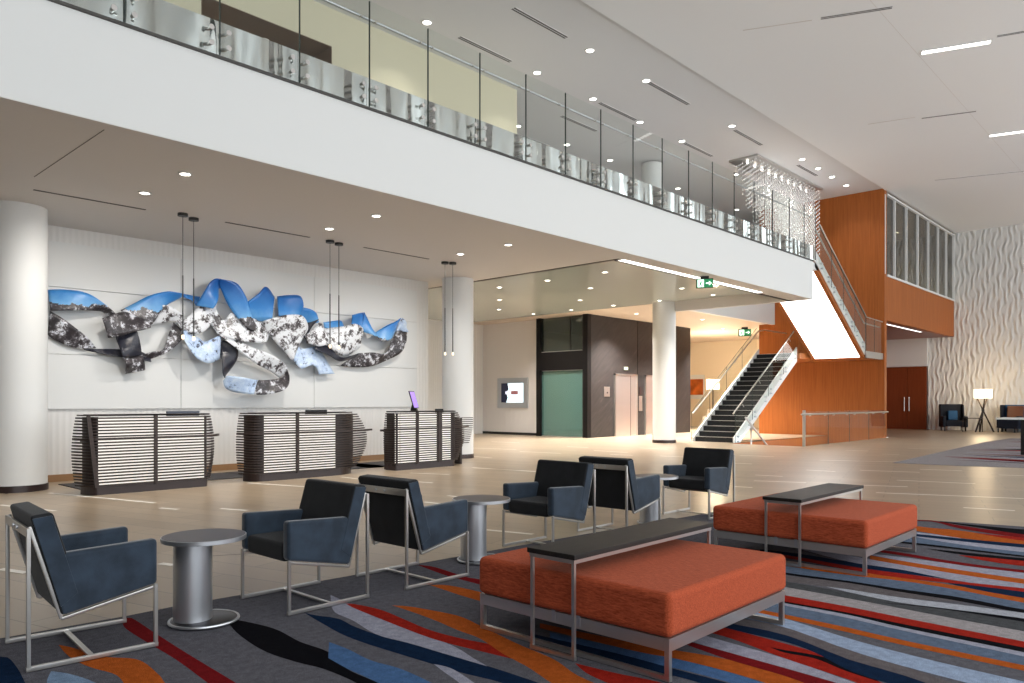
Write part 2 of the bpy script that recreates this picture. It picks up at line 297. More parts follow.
for col,top,bot in [('navy',[(2.646,4.309),(2.653,4.195),(2.714,4.025),(2.685,3.825),(2.679,3.584),(2.707,3.325),(2.726,2.991),(2.75,2.659),(2.745,2.231)],[(2.646,4.309),(2.621,4.194),(2.586,3.995),(2.547,3.756),(2.538,3.534),(2.551,3.279),(2.572,2.986),(2.59,2.763),(2.628,2.541),(2.633,2.202)]),('lilac',[(3.009,4.555),(2.971,4.306),(2.903,3.928),(2.879,3.617),(2.866,3.326),(2.837,3.078),(2.78,2.883),(2.743,2.743)],[(3.009,4.555),(2.792,4.19),(2.751,3.918),(2.679,3.584),(2.707,3.325),(2.719,3.12),(2.726,2.991),(2.739,2.793)]),('red',[(2.953,4.293),(2.988,4.208),(3.016,3.988),(2.982,3.705),(2.946,3.42),(2.965,3.163),(3.015,2.915),(2.998,2.7)],[(2.953,4.293),(2.928,4.195),(2.904,3.998),(2.881,3.746),(2.854,3.427),(2.851,3.199),(2.877,2.983),(2.924,2.633)]),('orange',[(3.132,4.023),(3.193,3.921),(3.239,3.715),(3.264,3.505),(3.207,3.255),(3.11,2.864),(3.055,2.563),(2.955,2.33),(2.917,2.104)],[(3.132,4.023),(3.125,3.837),(3.099,3.554),(3.056,3.3),(3.037,3.099),(2.936,2.817),(2.874,2.581),(2.793,2.366),(2.726,2.132)]),('orange',[(3.669,4.26),(3.756,4.168),(3.78,3.865),(3.751,3.595)],[(3.669,4.26),(3.649,4.095),(3.62,3.861),(3.595,3.445)]),('darkred',[(4.055,4.869),(4.098,4.704),(4.031,4.275),(4.045,4.136),(4.034,3.823)],[(4.055,4.869),(3.966,4.451),(3.943,4.183),(3.92,3.715)]),('black',[(2.234,4.531),(2.283,4.405),(2.333,4.112),(2.304,3.789),(2.315,3.528),(2.232,3.232),(2.225,2.973),(2.215,2.713)],[(2.234,4.531),(2.139,4.194),(2.086,3.796),(2.112,3.503),(2.15,3.322),(2.152,3.05),(2.107,2.793)]),('blue',[(2.413,3.667),(2.413,3.478),(2.39,3.252),(2.417,3.037),(2.399,2.785),(2.363,2.563)],[(2.259,3.44),(2.235,3.239),(2.23,3.104),(2.223,2.973),(2.21,2.84),(2.194,2.635)]),('lilac',[(2.577,2.966),(2.595,2.847),(2.54,2.634),(2.493,2.499)],[(2.577,2.966),(2.532,2.825),(2.491,2.687),(2.438,2.558)]),('darkred',[(1.803,5.009),(1.84,4.969),(1.813,4.543),(1.783,4.049),(1.757,3.474),(1.739,3.164)],[(1.803,5.009),(1.734,4.795),(1.713,4.413),(1.701,4.001),(1.665,3.572),(1.64,3.27)]),('orange',[(1.359,4.716),(1.398,4.601),(1.456,4.33),(1.565,4.147),(1.55,3.85),(1.526,3.721),(1.497,3.522)],[(1.359,4.716),(1.336,4.491),(1.34,4.321),(1.361,4.172),(1.402,4.009),(1.391,3.865),(1.35,3.679)]),('lightblue',[(1.201,4.282),(1.253,4.167),(1.295,3.968),(1.318,3.662)],[(1.201,4.282),(1.166,4.202),(1.141,4.132),(1.081,3.916)]),('navy',[(1.039,4.877),(1.085,4.725),(1.11,4.665),(1.098,4.453),(1.068,4.209),(1.035,3.964)],[(0.916,4.3),(0.95,4.238),(0.959,4.175),(0.968,4.113),(0.981,4.073),(0.988,4.005)]),('red',[(3.083,2.444),(3.109,2.206),(3.149,2.005),(3.162,1.771)],[(3.083,2.444),(2.999,2.283),(2.961,2.021),(2.976,1.766)]),('orange',[(3.493,3.04),(3.571,2.372),(3.615,2.176),(3.674,1.896),(3.643,1.576),(3.587,1.248)],[(3.417,2.973),(3.458,2.296),(3.498,2.106),(3.509,1.81),(3.478,1.505),(3.403,1.184)]),('blue',[(3.397,2.879),(3.458,2.296),(3.496,2.104),(3.502,1.807),(3.466,1.5)],[(3.284,2.782),(3.312,2.2),(3.371,2.029),(3.377,1.742),(3.339,1.445)]),('navy',[(3.303,2.951),(3.357,2.356),(3.359,2.022),(3.366,1.736),(3.339,1.445)],[(3.193,2.853),(3.193,2.241),(3.273,1.97),(3.261,1.683),(3.231,1.398)]),('darkred',[(3.802,2.256),(3.781,1.951),(3.752,1.623),(3.733,1.44),(3.719,1.294),(3.681,1.064)],[(3.754,2.228),(3.674,1.896),(3.643,1.576),(3.59,1.385),(3.575,1.244),(3.528,1.02)]),('lilac',[(3.986,2.365),(3.938,2.032),(3.892,1.684),(3.792,1.319),(3.718,1.074)],[(3.818,2.265),(3.781,1.951),(3.752,1.623),(3.712,1.292),(3.644,1.053)]),('red',[(4.231,2.44),(4.181,2.157),(4.132,1.788),(4.093,1.606),(3.937,1.37),(3.877,1.21),(3.773,0.966)],[(4.026,2.322),(4.016,2.072),(3.892,1.684),(3.805,1.324),(3.744,1.168),(3.663,0.937)]),('black',[(4.016,1.822),(4.023,1.741),(4.053,1.59),(4.032,1.453),(3.942,1.276)],[(4.016,1.822),(3.981,1.723),(3.998,1.569),(3.922,1.389),(3.877,1.21)]),('navy',[(4.352,2.51),(4.285,2.21),(4.288,1.856),(4.107,1.429),(4.058,1.173),(3.984,0.894)],[(4.251,2.451),(4.175,2.154),(4.163,1.802),(4.093,1.606),(3.937,1.37),(3.874,1.119),(3.826,0.859)]),('taupe',[(4.396,2.463),(4.414,2.277),(4.432,1.918),(4.26,1.482),(4.193,1.212),(4.027,0.744),(3.292,-1.329)],[(4.314,2.417),(4.285,2.21),(4.288,1.856),(4.102,1.427),(4.058,1.173),(3.897,0.72),(3.16,-1.353)]),('paleblue',[(4.616,2.586),(4.661,2.319),(4.61,1.995),(4.466,1.554),(4.408,1.274),(4.373,0.981),(4.356,0.706),(4.333,0.486),(4.104,-1.702)],[(4.46,2.499),(4.445,2.212),(4.432,1.918),(4.26,1.482),(4.193,1.212),(4.154,0.932),(4.115,0.667),(4.07,0.456),(3.611,-1.696)]),('orange',[(4.663,2.612),(4.695,2.336),(4.698,2.033),(4.681,1.629),(4.647,1.343),(4.626,0.749),(4.616,0.364),(4.559,-1.835)],[(4.605,2.58),(4.627,2.303),(4.61,1.995),(4.584,1.595),(4.553,1.316),(4.532,0.734),(4.52,0.357),(4.45,-1.842)]),('bluegrey',[(4.859,2.722),(4.899,2.438),(4.903,2.122),(4.886,1.7),(4.842,1.399),(4.786,0.775),(4.75,0.375),(4.553,-1.816)],[(4.663,2.612),(4.695,2.336),(4.698,2.033),(4.681,1.629),(4.647,1.343),(4.626,0.749),(4.616,0.364),(4.559,-1.835)]),('lilac',[(4.911,2.751),(4.954,2.465),(4.959,2.146),(4.963,1.727),(4.906,1.418),(4.864,0.788),(4.837,0.382),(4.691,-1.813)],[(4.859,2.722),(4.899,2.438),(4.903,2.122),(4.886,1.7),(4.842,1.399),(4.786,0.775),(4.75,0.375),(4.553,-1.816)]),('black',[(5.011,2.494),(5.008,2.167),(5.017,1.746),(4.99,1.442),(4.963,0.804),(4.947,0.39),(4.862,-1.808)],[(4.954,2.465),(4.959,2.146),(4.963,1.727),(4.906,1.418),(4.864,0.788),(4.837,0.382),(4.691,-1.813)]),('red',[(5.101,2.858),(5.148,2.562),(5.163,2.234),(5.161,1.796),(5.131,1.483),(5.084,0.824),(5.061,0.399),(4.942,-1.798)],[(4.99,2.796),(5.006,2.491),(5.003,2.165),(5.013,1.744),(4.984,1.44),(4.959,0.803),(4.928,0.389),(4.764,-1.805)]),('lightgrey',[(5.394,2.684),(5.394,2.334),(5.376,1.871),(5.352,1.547),(5.31,0.86),(5.286,0.417),(5.167,-1.78)],[(5.148,2.562),(5.163,2.234),(5.161,1.796),(5.131,1.483),(5.084,0.824),(5.061,0.399),(4.942,-1.798)]),('darkgrey',[(5.518,2.746),(5.565,2.408),(5.544,1.929),(5.495,1.588),(5.539,1.243),(5.538,0.897),(5.555,0.438),(5.636,-1.76)],[(5.379,2.677),(5.394,2.334),(5.376,1.871),(5.352,1.547),(5.324,1.195),(5.31,0.86),(5.286,0.417),(5.167,-1.78)]),('black',[(5.406,1.687),(5.557,1.363),(5.625,0.911),(5.65,0.446),(5.768,-1.751)],[(5.406,1.687),(5.517,1.353),(5.538,0.897),(5.555,0.438),(5.636,-1.76)]),('palegrey',[(5.64,2.213),(5.634,2.087),(5.635,1.961),(5.646,1.632),(5.716,1.283),(5.771,0.935),(5.826,0.46),(6.079,-1.725)],[(5.64,2.213),(5.595,2.073),(5.553,1.932),(5.501,1.59),(5.566,1.249),(5.625,0.911),(5.65,0.446),(5.768,-1.751)]),('taupe',[(5.784,2.878),(5.757,2.491),(5.84,2.032),(5.809,1.679),(5.843,1.372),(5.902,1.176)],[(5.582,2.778),(5.571,2.411),(5.635,1.961),(5.652,1.634),(5.77,1.355),(5.902,1.176)]),('black',[(5.891,2.931),(5.851,2.532),(5.905,2.055),(5.902,1.706),(5.935,1.332),(5.865,0.95),(5.905,0.466),(6.086,-1.727)],[(5.819,2.896),(5.783,2.503),(5.84,2.032),(5.812,1.68),(5.816,1.305),(5.771,0.935),(5.826,0.46),(6.079,-1.725)]),('bluegrey',[(6.077,3.024),(6.071,2.627),(6.102,2.123),(6.182,1.787),(6.155,1.381),(6.063,0.982),(6.097,0.481),(6.246,-1.714)],[(5.891,2.931),(5.851,2.532),(5.905,2.055),(5.902,1.706),(5.935,1.332),(5.865,0.95),(5.905,0.466),(6.086,-1.727)]),('orange',[(6.359,3.164),(6.3,2.726),(6.297,2.191),(6.287,1.817),(6.288,1.411),(6.211,1.006),(6.242,0.493),(6.375,-1.703)],[(6.235,3.103),(6.108,2.643),(6.102,2.123),(6.179,1.786),(6.155,1.381),(6.063,0.982),(6.097,0.481),(6.246,-1.714)]),('navy',[(6.47,1.656),(6.391,1.434),(6.42,1.04),(6.458,0.51),(6.615,-1.684)],[(6.47,1.656),(6.288,1.411),(6.211,1.006),(6.242,0.493),(6.375,-1.703)]),('red',[(6.576,3.273),(6.51,2.684),(6.446,2.243),(6.448,1.864),(6.462,1.45),(6.543,1.06),(6.621,0.522),(6.937,-1.655)],[(6.444,3.207),(6.387,2.633),(6.29,2.189),(6.273,1.813),(6.37,1.43),(6.413,1.039),(6.426,0.507),(6.48,-1.692)]),('navy',[(6.612,3.095),(6.659,2.746),(6.607,2.299),(6.602,1.908),(6.564,1.68),(6.483,1.522)],[(6.524,3.054),(6.51,2.684),(6.434,2.239),(6.441,1.861),(6.47,1.656),(6.483,1.522)]),('lilac',[(7.102,2.928),(6.894,2.399),(6.797,1.964),(6.724,1.509),(6.705,1.086),(6.757,0.533),(6.963,-1.657)],[(6.885,2.839),(6.607,2.299),(6.594,1.906),(6.462,1.45),(6.536,1.059),(6.607,0.521),(6.895,-1.66)]),('orange',[(7.014,2.271),(6.959,2.011),(6.903,1.549),(6.882,1.115),(6.936,0.547),(7.144,-1.643)],[(6.836,2.213),(6.784,1.961),(6.716,1.507),(6.694,1.084),(6.723,0.53),(6.838,-1.667)]),('lilac',[(7.069,2.373),(7.124,2.059),(7.114,1.597),(7.131,1.155),(7.243,0.572),(7.658,-1.588)],[(7.069,2.373),(6.959,2.011),(6.895,1.548),(6.875,1.114),(6.936,0.547),(7.171,-1.64)]),('darkred',[(7.335,2.463),(7.337,2.12),(7.225,1.622),(7.241,1.173),(7.365,0.581),(7.816,-1.572)],[(7.236,2.43),(7.203,2.082),(7.101,1.594),(7.127,1.155),(7.235,0.571),(7.635,-1.592)]),('red',[(7.566,1.714),(7.599,1.552),(7.668,1.242),(7.897,0.623),(8.66,-1.44)],[(7.566,1.714),(7.455,1.523),(7.417,1.202),(7.577,0.598),(8.14,-1.529)]),('black',[(7.7,2.004),(7.729,1.735),(7.79,1.262),(7.993,0.631),(8.667,-1.463)],[(7.7,2.004),(7.603,1.706),(7.658,1.241),(7.85,0.619),(8.499,-1.483)]),('black',[(7.894,2.463),(7.941,2.032),(7.937,1.286),(8.042,0.635),(8.392,-1.537)],[(7.809,2.436),(7.842,2.007),(7.855,1.273),(7.945,0.627),(8.249,-1.552)]),('bluegrey',[(8.191,2.555),(8.258,2.114),(8.192,1.838),(8.116,1.315),(8.193,0.647),(8.445,-1.539)],[(7.894,2.463),(7.941,2.032),(7.927,1.284),(8.018,0.633),(8.323,-1.546)]),('lilac',[(8.34,2.271),(8.338,1.871),(8.36,1.354),(8.512,0.672),(8.991,-1.475)],[(8.278,2.254),(8.134,1.826),(8.105,1.313),(8.193,0.647),(8.481,-1.534)]),('navy',[(8.38,2.614),(8.479,2.29),(8.478,1.903),(8.559,1.387),(8.739,0.69),(9.289,-1.44)],[(8.284,2.585),(8.322,2.248),(8.321,1.867),(8.349,1.353),(8.457,0.667),(8.799,-1.506)]),('lilac',[(8.612,2.687),(8.59,2.32),(8.577,2.059),(8.504,1.891)],[(8.445,2.635),(8.473,2.288),(8.489,2.037),(8.504,1.891)]),('orange',[(9.314,3.357),(9.003,2.431),(9.017,2.024),(8.825,1.43),(8.918,0.704),(9.198,-1.478)],[(8.995,3.242),(8.669,2.341),(8.516,1.911),(8.559,1.387),(8.681,0.685),(9.058,-1.483)]),('red',[(8.951,1.873),(8.987,1.456),(9.167,0.723),(9.692,-1.414)],[(8.951,1.873),(8.762,1.419),(8.857,0.699),(9.145,-1.482)]),('darkred',[(9.481,2.561),(9.565,2.397),(9.381,2.105),(9.218,1.493),(9.364,0.739),(9.782,-1.421)],[(9.418,2.543),(9.47,2.373),(9.159,2.056),(8.961,1.452),(9.103,0.718),(9.521,-1.442)]),('black',[(9.556,2.344),(9.528,1.899),(9.549,1.547),(9.71,0.766),(10.154,-1.389)],[(9.5,2.33),(9.341,1.862),(9.19,1.489),(9.297,0.734),(9.606,-1.444)])]:
    a=resample(top,28); b=resample(bot,28); mi=keys.index(col)
    for i in range(27):
        cp.add([(*a[i],zz),(*a[i+1],zz),(*b[i+1],zz),(*b[i],zz)],[(0,1,2,3)],mi)
    zz+=.00004
carpet=obj('carpet',cp,[CM[k] for k in keys]); tag(carpet,'large striped carpet in grey, navy, red and orange under the seating','carpet')
cp=MB(); c2=[(18.055,5.362),(29.657,5.911),(33.133,5.803),(34,4.5),(34,-4),(19.5,-4),(18.52,3.0),(18.175,4.079)]
keys2=['far']+keys; CM['far']=carpet_mat('far',(.27,.25,.26))
cp.prism(c2,'z',.001,.006); rc=random.Random(5)
x=18.9
while x<33.5:
    h=.10+.22*rc.random(); yt=5.2+(x-18)*.045-.25 if x>19.3 else 3.6; y0_=yt-rc.random()*1.5; L=2.5+rc.random()*5; mi=keys2.index(rc.choice(['lilac','navy','darkred','taupe','bluegrey','darkgrey','lilac','black','lightgrey']))
    pts=[(x+.35*math.sin(k*.35+x),y0_-L*k/14,h*math.sin(math.pi*(k+.4)/14.8)) for k in range(15)]
    pts=[(max(p[0],19.4),p[1],p[2]) if p[1]<2.6 else p for p in pts]
    for p,q in zip(pts,pts[1:]):
        if q[1]>-3.9 and min(p[0],q[0])>18.6: cp.quad((p[0]-p[2],p[1],.0065),(q[0]-q[2],q[1],.0065),(q[0]+q[2],q[1],.0065),(p[0]+p[2],p[1],.0065),mi)
    x+=.33+.35*rc.random()
o=obj('carpet',cp,[CM[k] for k in keys2]); tag(o,'grey and violet carpet far away by the patterned wall','carpet')
# ------------------------------------------------------------------ shell
HC=9.5
def bx(name,x0,x1,y0,y1,z0,z1,mat,**k): return struct(name,MB().box(x0,x1,y0,y1,z0,z1),mat,**k)
bx('ceiling_high',-8,41.6,-9,9.54,HC,HC+.2,M['ceilhigh'])
bx('ceiling_low',-8,41.6,9.54,30,HC+.06,HC+.3,M['ceil'])
bx('wall_left',-8.2,-8,-9,30,0,HC+.2,M['leftwall'])
bx('wall_rear',-8,42,30,30.2,0,HC+.2,M['greywall'])
# window wall behind the camera: mullions only, daylight comes through
mw=MB()
for i in range(18): mw.box(-8+i*2.9-.05,-8+i*2.9+.05,-9.05,-8.9,0,HC)
for z in (.05,3.1,6.2,9.45): mw.box(-8,41.5,-9.05,-8.92,z-.05,z+.05)
struct('window_1',mw,M['black'])
# patterned relief wall at the far right
rw=MB(); ny,nz=420,240; y0,y1=10.68,1.0
vs=[]
for j in range(nz+1):
    z=9.5*j/nz
    for i in range(ny+1):
        y=y0+(y1-y0)*i/ny
        ph=y*29+1.1*math.sin(z*4.3+1.7*math.sin(y*2.9))+.45*math.sin(z*10.7+y*6.1)
        hgt=.030*math.sin(ph)*(.45+.55*math.sin(z*5.3+math.floor(ph/6.2832)*2.4))
        vs.append((41.40-hgt,y,z))
fs=[(j*(ny+1)+i,j*(ny+1)+i+1,(j+1)*(ny+1)+i+1,(j+1)*(ny+1)+i) for j in range(nz) for i in range(ny)]
rw.add(vs,fs)
bx('wall_right_plain',41.38,41.47,-9,1.0,0,HC,M['relief'])
struct('wall_right',rw,M['relief'],smooth=False)
bx('wall_right_backing',41.47,41.7,-9,30,0,HC+.2,M['white'])
# timber-clad box with windows
bx('wall_wood_stair',31.1,31.35,9.54,14.6,-1.2,HC+.06,M['wood'])
bx('wall_wood_gallery',31.352,41.36,9.54,9.74,4.5,6.2,M['wood'])
bx('ceiling_gallery',31.35,41.36,9.74,14.6,4.5,4.7,M['wooddoor'])
bx('floor_gallery',31.35,41.36,9.74,14.6,5.9,6.0,M['brown'])
bx('wall_gallery_rear',31.35,41.36,14.4,14.6,4.7,HC,M['cream'])
t=MB().box(31.352,41.36,9.5,9.75,6.2,6.28).box(31.352,41.36,9.5,9.75,9.34,9.4)
struct('trim_1',t,M['white'])
win=MB()
xs=[31.16,32.37,33.89,35.47,37.06,38.63,40.03,41.33]
for x in xs: win.box(x-.032,x+.032,9.52,9.72,6.28,9.34)
wf=struct('window_2',win,M['white'])
for a,c in zip(xs,xs[1:]): obj('pane',MB().box(a+.032,c-.032,9.60,9.62,6.28,9.34),M['winglass'],wf)
bx('wall_recess_upper',41.2,41.36,10.68,14.6,3.12,4.5,M['white'])
bx('wall_recess_left',31.35,41.36,12.6,12.75,0,4.5,M['wood'])
dr=struct('door_1',MB().box(41.25,41.36,10.72,11.585,0,3.1).box(41.25,41.36,11.6,12.6,0,3.1),M['wooddoor'])
for y in (11.48,11.70): obj('door_handle',MB().tube([(41.16,y,.9),(41.16,y,1.6)],.022).bar((41.16,y,1.0),(41.26,y,1.0),.02).bar((41.16,y,1.5),(41.26,y,1.5),.02),M['chrome'],dr)
# reception wall
bx('wall_reception',-8,12.38,14.45,14.75,0,4.33,M['ribbed'])
pn=MB()
for a,c in ((-2.0,3.33),(3.33,6.215),(6.225,9.095),(9.105,11.97)):
    for z0,z1 in ((1.23,2.155),(2.165,3.29),(3.30,4.06)): pn.box(a,c,14.40,14.46,z0,z1)
struct('trim_2',pn,M['white'])
bx('baseboard_reception',-8,12.39,14.42,14.46,0,.12,M['skirt'])
bx('wall_lobby_rear',12.38,23.2,23.3,23.5,0,4.7,M['ribbed'])
bx('wall_lobby',23.05,23.25,19.95,23.3,0,4.7,M['ribbedy'])
bx('baseboard_lobby',23.02,23.06,19.95,23.3,0,.1,M['black'])
# mezzanine slab, fascia, soffits
bx('wall_fascia',-8,22.1,8.73,8.9,4.336,5.46,M['fascia'])
bx('ceiling_reception',-8,13.15,8.732,24,4.33,4.6,M['ceil2'])
bx('ceiling_reception_strip',13.15,22.1,8.732,9.3,4.33,4.6,M['ceil2'])
bx('ceiling_edge_beam',21.95,22.1,9.3,13.9,4.33,5.8,M['ceil2'])
bx('ceiling_lobby',13.15,21.95,9.3,24,4.66,4.9,M['lobbyceil'])
bx('ceiling_corridor',22.0,41.3,14.06,30,4.66,4.9,M['beige'])
bx('wall_stair_fascia',22.1,31.1,13.9,14.05,4.62,5.85,M['white'])
bx('floor_mezzanine',-8,22.1,8.78,30,5.62,5.85,M['greywall'])
bx('floor_mezzanine_rear',22.1,31.1,14.05,30,5.62,5.85,M['greywall'])
bx('trim_3',-8,22.1,8.70,8.78,5.46,5.86,M['stainless'])
bx('trim_4',-8,22.1,8.695,8.74,5.43,5.46,M['slot'])
bx('trim_5',13.05,13.15,9.2,24,4.33-.012,4.345,M['black'])
bx('trim_6',13.2,19.72,9.16,9.30,4.315,4.34,M['led'])
bx('trim_7',13.1,22.0,9.30,9.33,4.33-.03,4.66,M['black'])
# cream mezzanine wall with the brown niche
mw=MB()
mw.box(-8,6.24,13.6,13.8,5.85,HC+.06).box(9.02,14.71,13.6,13.8,5.85,HC+.06).box(6.24,9.02,13.6,13.8,8.77,HC+.06).box(14.51,14.71,13.8,26,5.85,HC+.06)
struct('wall_mezzanine',mw,M['cream'])
nb=MB().box(6.24,9.02,16.5,16.6,5.85,8.765).box(6.245,6.255,13.595,16.5,5.85,8.765).box(9.005,9.015,13.595,16.5,5.85,8.765).box(6.245,9.015,13.595,16.5,8.755,8.765)
struct('wall_niche',nb,M['brown'])
bx('wall_mezzanine_rear',14.71,41.3,26,26.2,5.85,HC,M['greywall'])
# columns
def column(name,x,y,z0,z1,r=.375):
    c=struct(name,MB().lathe([(r,z0),(r,z1)],40,(x,y)),M['white'],smooth=True)
    obj('column_base',MB().lathe([(r+.012,z0),(r+.012,z0+.10)],40,(x,y)),M['darkbase'],c,smooth=True)
column('column_1',3.32,13.48,0,4.34,.40); column('column_2',12.59,13.6,0,4.34,.38); column('column_3',21.91,13.6,0,4.68,.38)
column('column_4',22.35,14.35,5.85,HC,.36)
# lift block
bx('wall_lift_slate',22.78,26.08,17.45,17.7,0,4.66,M['slate'])
bx('wall_lift_slate_2',26.12,30.3,17.45,17.7,0,4.66,M['slate'])
bx('wall_lift_side',30.1,30.3,17.7,23,0,4.66,M['slate'])
lf=MB().box(22.72,22.95,17.42,17.62,0,4.66).box(22.72,22.95,19.75,19.97,0,4.66).box(22.72,22.95,17.62,19.75,2.58,3.30)
struct('wall_lift_frame',lf,M['liftdark'])
bx('wall_lift_inner',25.0,25.1,17.7,19.97,0,4.66,M['liftdark'])
lg=thing('glass_lift_front','teal glass lift enclosure in a black frame left of the slate wall','lift',(22.84,18.7,0))
obj('glass_door',MB().box(-.02,.02,-1.07,1.05,.03,2.57),M['teal'],lg)
obj('upper_glass',MB().box(-.02,.02,-1.07,1.05,3.32,4.64),M['darkglass'],lg)
obj('mullion',MB().box(-.03,.03,-.42,-.36,3.32,4.64),M['black'],lg)
obj('guide_rail',MB().box(.5,.56,-.5,-.44,.03,4.6).box(.5,.56,-.15,-.09,.03,2.5).box(.9,.96,.35,.42,.03,2.5),M['chrome'],lg)
obj('sill_trim',MB().box(-.04,.04,-1.07,1.05,.0,.03).box(-.04,.03,-1.07,1.05,3.29,3.325).box(-.04,.03,-1.07,1.05,2.56,2.60),M['chrome'],lg)
def lift_door(i,x0,x1,open_side):
    f=struct('door_%d'%i,MB().box(x0,x1,17.40,17.46,0,2.40),M['doorsteel'])
    fr=MB().box(x0-.06,x0,17.38,17.46,0,2.46).box(x1,x1+.06,17.38,17.46,0,2.46).box(x0-.06,x1+.06,17.38,17.46,2.40,2.46)
    obj('door_frame',fr,M['chrome'],f)
    obj('door_seam',MB().box((x0+x1)/2+.28,(x0+x1)/2+.30,17.395,17.41,0,2.4),M['black'],f)
lift_door(2,24.53,25.95,1); lift_door(3,26.66,28.1,1)
cpn=thing('lift_call_panel','pale lift call panel on the slate wall left of the lift doors','panel',(23.98,17.45,1.56))
obj('plate',MB().box(-.18,.18,-.025,0,0,.38),M['chrome'],cpn,bevel=.006); obj('button',MB().lathe([(.03,0),(.03,.02)],12),M['black'],cpn).matrix_local=Matrix.Translation((0,-.02,.15))@Matrix.Rotation(R(90),4,'X')
cpn=thing('lift_call_panel','tall slim lift panel on the narrow pier between the two lift doors','panel',(26.3,17.45,.98))
obj('plate',MB().box(-.11,.11,-.025,0,0,.62),M['chrome'],cpn,bevel=.006); obj('display',MB().box(-.09,.09,-.027,0,.68,.98),M['darkbase'],cpn)
ind=thing('lift_indicator','small lit arrow indicator above the first lift door','indicator',(25.25,17.45,2.62))
obj('housing',MB().box(-.14,.14,-.03,0,0,.14),M['chrome'],ind); obj('lit_face',MB().box(-.10,.10,-.034,-.03,.03,.11),emis('indicator_green',(.5,.9,.55),1.5),ind)
# ------------------------------------------------------------------ ceiling fittings
ring=MB().lathe([(.10,-.0),(.10,-.012),(.072,-.012),(.072,-.0)],20,caps=False); lens=MB().lathe([(.07,-.008),(.07,-.003)],20)
proto=None
def spot(loc,e,col=(1,.94,.87),ang=120):
    l=bpy.data.lights.new('downlight_beam','SPOT'); l.energy=e; l.color=col; l.spot_size=R(ang); l.spot_blend=.8; l.shadow_soft_size=.07
    return l
beams={}
def downlight(x,y,z,label,power,group,sc=1.0,tilt=0):
    global proto
    if proto is None:
        proto=thing('downlight',label,'ceiling light',(x,y,z),0,group)
        obj('trim_ring',ring,M['white'],proto,smooth=True); obj('lens',lens,M['lens'],proto,smooth=True); r=proto
    else: r=dup(proto,(x,y,z),0,label,group)
    r.scale=(sc,sc,1)
    if power:
        if power not in beams: beams[power]=spot(None,power)
        o=bpy.data.objects.new('downlight_beam',beams[power]); COL.objects.link(o); o.location=(x,y,z-.04); o.rotation_euler=(tilt,0,0)
    return r
for i,x in enumerate((4.33,7.39,10.46)):
    for j,y in enumerate((9.9,11.22)):
        downlight(x,y,4.33,'recessed downlight in the reception soffit, %s from the left in the %s row'%(ORD[i],('front','rear')[j]),(200,230)[j],'reception soffit downlights',.9,R(32)*j)
for i,x in enumerate((16.0,17.95,19.82,21.7)):
    for j,y in enumerate((11.7,13.65,15.5,17.38,19.22)):
        if (x,y) in ((16.0,17.38),(16.0,19.22),(17.95,11.7),(17.95,15.5),(17.95,19.22),(19.82,13.65),(19.82,17.38),(21.7,11.7)) and not (x,y)==(21.7,11.7): continue
        downlight(x*.985,y*.985,4.66,'lobby ceiling downlight, %s column from the left, %s row from the front'%(ORD[i],ORD[j]),(0 if i==3 and j==1 else 400),'lobby ceiling downlights',.9)
for i,(x,y) in enumerate(((24.0,16.1),(27.5,15.3),(27.6,18.5),(31.5,16.5),(31.5,19.5))):
    downlight(x,y,4.66,'recessed downlight in the warm corridor ceiling, %s counted from the lift lobby'%ORD[i],2600,'corridor downlights')
k=0
mz=[(10.75,12.59),(14.27,12.51),(14.21,10.82),(16.54,12.49),(16.53,10.79),(18.85,12.52),(18.91,15.32),(16.64,15.35),(21.13,15.24),(21.13,12.47),(20.99,10.7),(25.55,12.87),(30.26,15.2),(25.49,10.44),(26.86,10.43),(28.23,10.46),(29.71,10.48),(23.46,15.28),(25.71,15.35)]
for row,(lo,hi) in (('front',(10,11.4)),('middle',(11.4,13.5)),('rear',(13.5,17))):
    for i,(x,y) in enumerate(sorted(p for p in mz if lo<p[1]<=hi)):
        downlight(x,y,HC+.06,'recessed downlight in the high mezzanine ceiling, %s from the left in the %s row'%(ORD[i],row),75,'mezzanine ceiling downlights',1.25)
downlight(6.5,14.35,8.755,'left of two downlights in the brown niche ceiling above the balustrade',25,'niche downlights'); downlight(7.9,14.35,8.755,'right of two downlights in the brown niche ceiling above the balustrade',25,'niche downlights')
for i,x in enumerate((33.0,35.2,37.4,39.6)):
    downlight(x,11.6,HC+.06,'ceiling downlight behind the gallery windows, %s from the wood corner'%ORD[i],350,'gallery downlights',1.4)
sproto=None
def slot(x0,y0,x1,y1,z,w,label,group,mat='slot'):
    d=Vector((x1-x0,y1-y0)); L=d.length; a=math.atan2(d.y,d.x)
    t=thing('slot_diffuser',label,'air vent',(x0,y0,z),a,group)
    obj('grille',MB().box(0,L,-w/2,w/2,-.006,.0),M['ceil2' if w<.035 else mat],t)
    if w<.05: return
    fr=MB().box(0,L,-w/2-.012,-w/2,-.009,0).box(0,L,w/2,w/2+.012,-.009,0)
    if w>.07: fr.box(0,L,-.008,.008,-.009,0)
    obj('flange',fr,M['ceil'],t)
for i,(a,c,y) in enumerate(((3.2,4.72,12.2),(5.95,7.54,12.08),(8.74,10.38,12.1))):
    slot(a,y,c,y,4.33,.045,'thin dark air slot in the soffit above the reception desks, %s from the left'%ORD[i],'reception air slots')
ms=[(11.6,13.35,10.83),(16.65,18.65,10.8),(21.37,23.19,10.8),(26.02,27.69,10.8),(11.69,13.37,12.57),(16.89,18.63,12.52),(21.38,23.12,12.5),(16.92,18.57,13.9),(17.38,18.73,15.84)]
